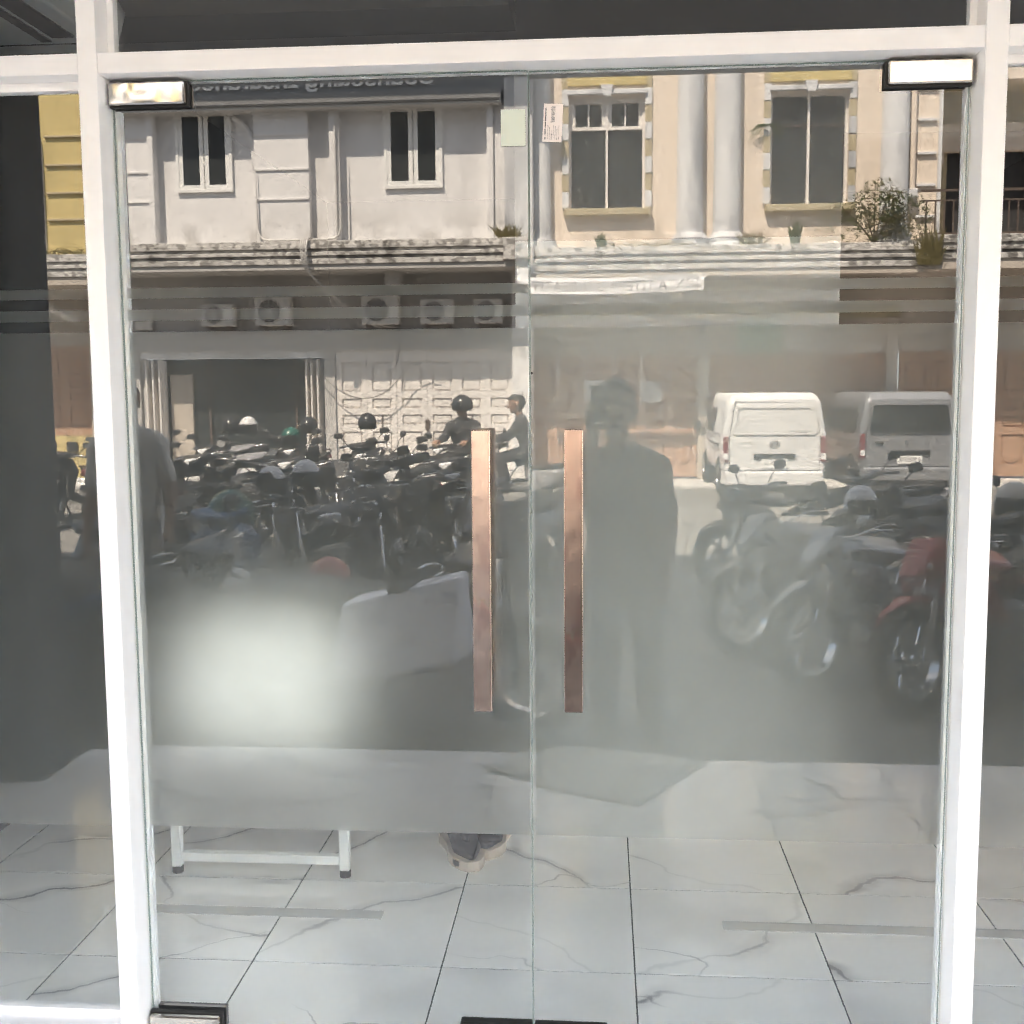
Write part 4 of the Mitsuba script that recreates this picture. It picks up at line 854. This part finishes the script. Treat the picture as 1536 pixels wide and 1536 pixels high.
# shaded middle and near rows, left
bike('moped', -4.05, -9.3, 285, 'p_black', 'black moped with bright plate and round mirror behind the grey shirted man')
bike('sport', -2.95, -8.0, 75, 'p_black', 'dark motorbike under the two pale helmets')
bike('scooter', -2.05, -8.6, 110, 'p_black', 'dark scooter in the shade left of the left pull bar')
bike('scooter', -2.62, -5.3, 65, 'p_blue', 'dark scooter with blue panel and pale stripe in the left leaf')
bike('moped', -1.90, -5.6, 75, 'p_black', 'dark moped in deep shade behind the white box')
bike('scooter', -2.35, -3.55, 20, 'p_black', 'near dark scooter low behind the film of the left leaf')
bike('moped', -1.02, -3.25, 8, 'p_black', 'near moped carrying the white wrapped box')
bike('scooter', -.75, -7.2, 120, 'p_grey', 'grey scooter in the shade seen between the pull bars')
for q, (kd, x, y, hd, pc, lb) in enumerate((
        ('moped', -4.75, -11.1, 100, 'p_black', 'black moped half in sun behind the grey shirted man'), ('scooter', -4.05, -10.9, 92, 'p_grey', 'grey scooter at the edge of the building shade, left of the pale helmets'),
        ('moped', -3.45, -10.5, 98, 'p_black', 'black moped at the edge of the building shade, above the pale helmets'), ('sport', -2.85, -10.3, 84, 'p_black', 'black motorbike right behind the pale helmets'),
        ('scooter', -2.25, -10.7, 104, 'p_black', 'black scooter at the edge of the shade before the white folding door'), ('moped', -1.60, -10.4, 100, 'p_black', 'black moped at the edge of the shade below the helmeted rider'),
        ('scooter', -3.55, -6.7, 78, 'p_black', 'black scooter in deep shade beside the grey shirted man'), ('moped', -1.35, -8.9, 95, 'p_black', 'black moped in the shade beside the left pull bar'),
        ('scooter', -3.25, -5.0, 70, 'p_black', 'black scooter beside the one with blue panel'), ('sport', -1.85, -7.0, 88, 'p_black', 'dark motorbike in deep shade above the white box'),
        ('moped', 3.45, -6.3, 145, 'p_black', 'black moped behind the right post'), ('scooter', 2.85, -8.9, 145, 'p_grey', 'grey scooter under the silver van'))):
    bike(kd, x, y, hd, pc, lb)
# right cluster, fronts towards the doors
bike('sport', 1.62, -7.65, 150, 'p_black', 'black motorbike at the back of the right group, mirrors before the white van')
bike('sport', 1.50, -5.25, 150, 'p_grey', 'grey motorbike with long bright fork in the right group')
bike('sport', 1.78, -4.50, 148, 'p_silver', 'silver grey motorbike with pale fender in the right group')
bike('sport', 2.22, -4.02, 146, 'p_red', 'dark red motorbike in the right group')
bike('scooter', 2.85, -5.1, 145, 'p_black', 'black scooter at the right edge of the right leaf')
bike('moped', 3.05, -3.9, 145, 'p_black', 'dark moped seen in the right side panel')
bike('scooter', 2.60, -7.2, 145, 'p_black', 'black scooter behind the right group, before the silver van')

def helmet(x, y, z, paint, label, rz=90, visor=True, s=1.0):
    Hm = thing('helmet', label, 'helmet', 'helmets left on the motorbikes')
    sh = m3.Manifold.sphere(.14, 40).scale([1.0, .88, 1.0]) - m3.Manifold.sphere(.125, 40).scale([1.0, .88, 1.0]) - m3.Manifold.cube([.4, .4, .2], True).translate([0, 0, -.16]) - m3.Manifold.cube([.2, .22, .115], True).translate([.13, 0, -.03])
    a = math.radians(rz)
    put(Hm, 'shell', moved(tm(sh), (x, y, z), rz=a, s=s), paint, 40)
    vz = m3.Manifold.sphere(.146, 40).scale([1.0, .90, 1.0]) - m3.Manifold.sphere(.140, 40).scale([1.0, .90, 1.0])
    vz = vz ^ m3.Manifold.cube([.2, .25, .12], True).translate([.12, 0, -.025])
    put(Hm, 'visor', moved(tm(vz), (x, y, z), rz=a, s=s), 'm_black', 40)
    put(Hm, 'rim', moved(tube([(.135 * math.cos(t), .12 * math.sin(t), -.062) for t in np.linspace(.75, 2 * PI - .75, 24)], .007, 6), (x, y, z), rz=a, s=s), 'm_rubber', True)
helmet(-2.90, -7.15, .66, 'm_banner', 'pale grey helmet, left one of the two above the dark motorbike', 60)
helmet(-2.62, -7.25, .71, 'm_banner', 'pale lilac white helmet, right one of the two above the dark motorbike', 80)
helmet(-2.55, -5.05, .62, 'p_green', 'large dark green helmet on the scooter with blue panel', 100, s=1.25)
helmet(-4.06, -12.75, .92, 'p_black', 'shiny black helmet on top of the moped by the white pier', 80)
helmet(-4.28, -12.65, .78, 'p_green', 'green and white helmet hung beside the shiny black one', 120)
helmet(-3.30, -13.0, .96, 'p_black', 'black helmet on the bars of the scooter seen head on', 85)
helmet(-4.85, -12.6, .93, 'p_white', 'white fronted helmet on the third scooter of the sunlit row', 90)
helmet(-5.20, -12.9, .92, 'p_black', 'black helmet on the second moped of the sunlit row', 80)
helmet(-7.55, -12.5, .80, 'p_black', 'upper black helmet in the left side panel', 80)
helmet(-7.42, -12.3, .52, 'p_black', 'lower black helmet in the left side panel', 80)
helmet(-1.55, -3.75, .40, 'p_red', 'red helmet just behind the white wrapped box', 80)
helmet(2.02, -6.6, .60, 'm_banner', 'pale grey helmet below the silver van', 70)
helmet(2.78, -5.45, .72, 'm_shirtgrey', 'grey helmet at the left of the right side panel', 90)
helmet(-2.0, -10.2, .38, 'm_acgrey', 'pale helmet on the low bikes left of the left pull bar', 100)
bx = thing('wrapped_box', 'white wrapped box strapped on the near moped in the left leaf', 'box')
wb = tm(hull([(-.33, -.17, .0), (-.31, .34, .02), (-.31, .08, .37), (-.30, -.17, .37), (.32, -.17, .04), (.32, .34, .06), (.33, .08, .45), (.32, -.17, .45)], .02).refine_to_length(.04))
w = wb.vertices.copy(); w += .018 * (np.stack([meshkit.noise(w * 9, q) for q in (1, 2, 3)], 1) - .5); wb.vertices = w
put(bx, 'wrap', moved(wb, (-.92, -2.80, .17), rz=math.radians(6), ry=math.radians(-7), s=.86), 'm_sack', 40)
put(bx, 'strap', moved(box(-.05, .07, -.195, .10, .415, .45, .004), (-.92, -2.80, .17), rz=math.radians(6), ry=math.radians(-7), s=.86), 'm_dark')

# ================================================================== PEOPLE
def hand(wrist, fwd, side, nrm, s=1, curl=.5):
    """A hand from the wrist: palm and five fingers. fwd along the fingers, side towards the thumb, nrm out of the back of the hand."""
    w = np.array(wrist, float); f, d, n = (np.array(q, float) / np.linalg.norm(q) for q in (fwd, side, nrm))
    P = lambda a, b, c: w + f * a + d * b + n * c
    M = hull([P(0, .018, 0), P(0, -.018, 0), P(.085, .034, 0), P(.08, -.036, 0), P(.05, .036, -.004)], [.017, .017, .013, .012, .015])
    for b, L in zip((.030, .010, -.011, -.031), (.070, .078, .072, .056)):
        p = P(.085, b, 0); ang = .2; chain = [p]
        for q in (.45, .32, .25):
            ang += curl * .9; p = p + (f * math.cos(ang) - n * math.sin(ang)) * L * q * 1.1; chain.append(p)
        for a, c, ra, rb in zip(chain, chain[1:], (.0095, .0088, .008), (.0088, .008, .007)): M += hull([a, c], [ra, rb])
    t0, t1, t2, t3 = P(.02, .024, -.006), P(.05, .052, -.016), P(.078, .060, -.030), P(.098, .052, -.040)
    for a, c, ra, rb in ((t0, t1, .014, .012), (t1, t2, .012, .010), (t2, t3, .010, .008)): M += hull([a, c], [ra, rb])
    return M
def person(label, J, R, looks, shirt, trousers, hair='short', helmet_on=None, hands=(), sleeves='short', hem=None):
    """J: joints in metres; looks: the direction of the face."""
    V = thing('person', label, 'person')
    j = {k: np.array(v, float) for k, v in J.items()}
    L = np.array(looks, float); L /= np.linalg.norm(L); S = np.cross(L, [0, 0, 1]); S /= np.linalg.norm(S); U = np.cross(S, L)
    h = j['head']; Hp = lambda a, b, c: h + L * a + S * b + U * c
    head = hull([Hp(-.03, 0, .03), Hp(.02, 0, .05), Hp(-.02, .03, .02), Hp(-.02, -.03, .02)], [.085, .075, .072, .072], 24) + hull([Hp(.03, 0, 0), Hp(.055, 0, -.085), Hp(.02, .035, -.06), Hp(.02, -.035, -.06)], [.068, .026, .032, .032], 20)
    head += hull([Hp(.088, 0, .005), Hp(.112, 0, -.030)], [.010, .014]) + hull([Hp(.084, .018, -.062), Hp(.084, -.018, -.062)], [.010, .010])
    for s in (-1, 1): head += hull([Hp(-.005, s * .082, .01), Hp(-.012, s * .09, -.03)], [.012, .009])
    body = head + hull([j['neck'], Hp(-.015, 0, -.07)], [.058, .052])
    def chain(names, radii): 
        out = None
        for a, b, ra, rb in zip(names, names[1:], radii, radii[1:]):
            q = hull([j[a], j[b]], [ra, rb]); out = q if out is None else out + q
        return out
    torso_pts = [j['sl'], j['sr'], j['neck'], j['chest'], j['waist'] + S * .07, j['waist'] - S * .07, j['hl'], j['hr']]
    torso_r = [.060, .060, .055, .105, .085, .085, .085, .085]
    up_r = [.060, .060, .055, .105, .085, .085, .09, .09]
    torso = hull(torso_pts[:6], torso_r[:6]) + hull(torso_pts[4:], torso_r[4:])
    arms = chain(('sl', 'el', 'wl'), (.052, .040, .028)) + chain(('sr', 'er', 'wr'), (.052, .040, .028))
    legs = chain(('hl', 'kl', 'al'), (.088, .058, .042)) + chain(('hr', 'kr', 'ar'), (.088, .058, .042))
    body = body + torso + arms + legs
    for hd in hands: body += hd
    put(V, 'body', smoothman(body, .022, 6), 'm_skin', 60)
    grow = 1.0
    sh = hull(torso_pts[:6], [r + .016 for r in torso_r[:6]]) 
    hm = [j['waist'] + S * .09, j['waist'] - S * .09, (hem if hem is not None else 0) * np.array([0, 0, 1]) + j['hl'], (hem if hem is not None else 0) * np.array([0, 0, 1]) + j['hr']]
    sh += hull(hm, [.092, .092, .104, .104])
    if sleeves == 'short':
        for a, b in (('sl', 'el'), ('sr', 'er')): sh += hull([j[a], j[a] + (j[b] - j[a]) * .72], [.062, .058])
    else:
        sh += chain(('sl', 'el', 'wl'), (.070, .056, .044)) + chain(('sr', 'er', 'wr'), (.070, .056, .044))
    sm = smoothman(sh, .028, 8); w = sm.vertices.copy(); sm.vertices = w + sm.vertex_normals * (.012 * (meshkit.noise(w * 13, 4) - .5))[:, None]
    put(V, 'shirt', sm, shirt, 60)
    tr = hull([j['hl'], j['hr']], [.10, .10]) + chain(('hl', 'kl', 'al'), (.096, .070, .056)) + chain(('hr', 'kr', 'ar'), (.096, .070, .056))
    tt = smoothman(tr, .03, 8); w = tt.vertices.copy(); tt.vertices = w + tt.vertex_normals * (.012 * (meshkit.noise(w * 11, 8) - .5))[:, None]
    put(V, 'trousers', tt, trousers, 60)
    for a in ('l', 'r'):
        an = j['a' + a]; t = j.get('t' + a, an + L * .17 * np.array([1, 1, 0]) - np.array([0, 0, .05]))
        t = np.array(t); heel = an + (an - t) * np.array([1, 1, 0]) * .25; heel[2] = t[2]
        put(V, 'shoe', smoothman(hull([heel, t, an + np.array([0, 0, -.01]), (heel + t) / 2], [.036, .030, .046, .042]), .02, 4), 'm_black', 40)
    if helmet_on:
        hs = m3.Manifold.sphere(.148, 36) - m3.Manifold.cube([.4, .4, .2], True).translate([0, 0, -.17])
        mm = tm(hs); mm.apply_translation(h + U * .03 - L * .01); put(V, 'helmet', mm, helmet_on, 40)
    else:
        hr = hull([Hp(-.035, 0, .04), Hp(.025, 0, .075), Hp(-.04, .03, .0), Hp(-.04, -.03, .0)], [.098, .070, .072, .072], 24) - hull([Hp(.11, 0, -.03), Hp(.085, .05, .02), Hp(.085, -.05, .02), Hp(.08, 0, -.10)], [.060, .045, .045, .06])
        hm_ = smoothman(hr, .015, 3); w = hm_.vertices.copy(); hm_.vertices = w + hm_.vertex_normals * (.016 * (meshkit.noise(w * 40, 6) - .5))[:, None]
        put(V, 'hair', hm_, 'm_hair', False)
    return V
# the photographer
wl = (-.035, -2.545, 1.315); wr = (.285, -2.68, .62)
hl_ = hand(wl, (.02, .05, 1), (1, .1, 0), (-.1, -1, .1), curl=.42)
hr_ = hand(wr, (-.1, .15, -1), (-.2, 1, .1), (1, .1, 0), curl=.6)
person('person in dark clothes holding up a phone, facing the doors, reflected in the right leaf',
       dict(head=(.055, -2.735, 1.40), neck=(.09, -2.78, 1.20), chest=(.105, -2.77, 1.02), waist=(.11, -2.76, .80), sl=(-.045, -2.78, 1.135), sr=(.250, -2.79, 1.125),
            el=(-.105, -2.66, .985), wl=wl, er=(.312, -2.82, .865), wr=wr, hl=(.035, -2.76, .64), hr=(.185, -2.76, .64),
            kl=(.012, -2.72, .20), kr=(.222, -2.74, .20), al=(.005, -2.76, -.17), ar=(.235, -2.77, -.17)), 1.0,
       (-.05, 1, -.02), 'm_clothdark', 'm_clothblue', hands=(hl_, hr_))
ph = thing('phone', 'dark phone held up in front of the photographer\'s face', 'phone')
put(ph, 'case', box(-.050, .026, -2.4455, -2.4375, 1.352, 1.508, .003), 'm_black')
put(ph, 'camera_bump', cat([box(-.012, .020, -2.4372, -2.4350, 1.455, 1.500, .0008)]), 'm_plastic')
put(ph, 'lens', moved(lathe_x([(0, .001), (0, .006), (.001, .006), (.001, .001)], 20), (.004, -2.4349, 1.470)), 'm_darkglass', 30)
# the man in the grey shirt behind the left post
def relaxed(w, s, curl=.5): return hand(w, (0, .08, -1), (0, 1, .1), (s, 0, 0), curl=curl)
gx, gy = -2.93, -4.35
person('man in a loose grey shirt and dark trousers standing behind the left post, reflected',
       dict(head=(gx - .02, gy + .02, 1.40), neck=(gx, gy, 1.21), chest=(gx, gy, 1.04), waist=(gx, gy, .82), sl=(gx - .17, gy, 1.14), sr=(gx + .17, gy, 1.14),
            el=(gx - .24, gy - .03, .86), wl=(gx - .24, gy + .06, .62), er=(gx + .24, gy - .03, .86), wr=(gx + .25, gy + .06, .62), hl=(gx - .08, gy, .64), hr=(gx + .08, gy, .64),
            kl=(gx - .09, gy + .03, .20), kr=(gx + .09, gy + .03, .20), al=(gx - .09, gy, -.17), ar=(gx + .10, gy, -.17)), 1.0,
       (.5, 1, 0), 'm_shirtgrey', 'm_clothdark', hands=(relaxed((gx - .24, gy + .06, .62), -1), relaxed((gx + .25, gy + .06, .62), 1)), hem=-.14)
# bareheaded man on the grey scooter, seen from the side, facing left
sx0, sy0 = -1.20, -12.8
wl, wr = (sx0 - .38, sy0 + .26, .74), (sx0 - .38, sy0 - .26, .74)
person('bareheaded man in dark clothes seated on a scooter, facing left, before the white column',
       dict(head=(sx0 - .03, sy0, 1.20), neck=(sx0 + .03, sy0, 1.02), chest=(sx0 + .06, sy0, .86), waist=(sx0 + .11, sy0, .68), sl=(sx0 + .03, sy0 + .17, .96), sr=(sx0 + .03, sy0 - .17, .96),
            el=(sx0 - .12, sy0 + .25, .78), wl=wl, er=(sx0 - .12, sy0 - .25, .78), wr=wr, hl=(sx0 + .14, sy0 + .09, .58), hr=(sx0 + .14, sy0 - .09, .58),
            kl=(sx0 - .26, sy0 + .15, .48), kr=(sx0 - .26, sy0 - .15, .48), al=(sx0 - .16, sy0 + .15, .10), ar=(sx0 - .16, sy0 - .15, .10),
            tl=(sx0 - .32, sy0 + .15, .06), tr=(sx0 - .32, sy0 - .15, .06)), 1.0,
       (-1, .15, -.05), 'm_clothdark', 'm_clothdark', sleeves='long',
       hands=(hand(wl, (-1, -.1, .05), (0, -1, 0), (0, 0, 1), curl=.7), hand(wr, (-1, .1, .05), (0, 1, 0), (0, 0, 1), curl=.7)))
# helmeted rider
sx0, sy0 = -1.98, -13.05
wl, wr = (sx0 - .30, sy0 + .34, .72), (sx0 + .10, sy0 + .42, .72)
person('helmeted rider in dark clothes seated on a moped before the white folding door',
       dict(head=(sx0 - .01, sy0 + .03, 1.16), neck=(sx0, sy0, .98), chest=(sx0 + .01, sy0 - .03, .82), waist=(sx0 + .02, sy0 - .07, .64), sl=(sx0 - .16, sy0, .92), sr=(sx0 + .17, sy0, .92),
            el=(sx0 - .24, sy0 + .14, .76), wl=wl, er=(sx0 + .22, sy0 + .18, .76), wr=wr, hl=(sx0 - .07, sy0 - .09, .56), hr=(sx0 + .11, sy0 - .09, .56),
            kl=(sx0 - .26, sy0 + .24, .46), kr=(sx0 + .06, sy0 + .32, .46), al=(sx0 - .24, sy0 + .14, .06), ar=(sx0 + .10, sy0 + .20, .06),
            tl=(sx0 - .30, sy0 + .28, .02), tr=(sx0 + .04, sy0 + .35, .02)), 1.0,
       (-.55, .8, -.05), 'm_clothdark', 'm_clothdark', helmet_on='p_black', sleeves='long',
       hands=(hand(wl, (-.3, 1, .0), (1, .3, 0), (0, 0, 1), curl=.7), hand(wr, (-.3, 1, .0), (-1, -.3, 0), (0, 0, 1), curl=.7)))
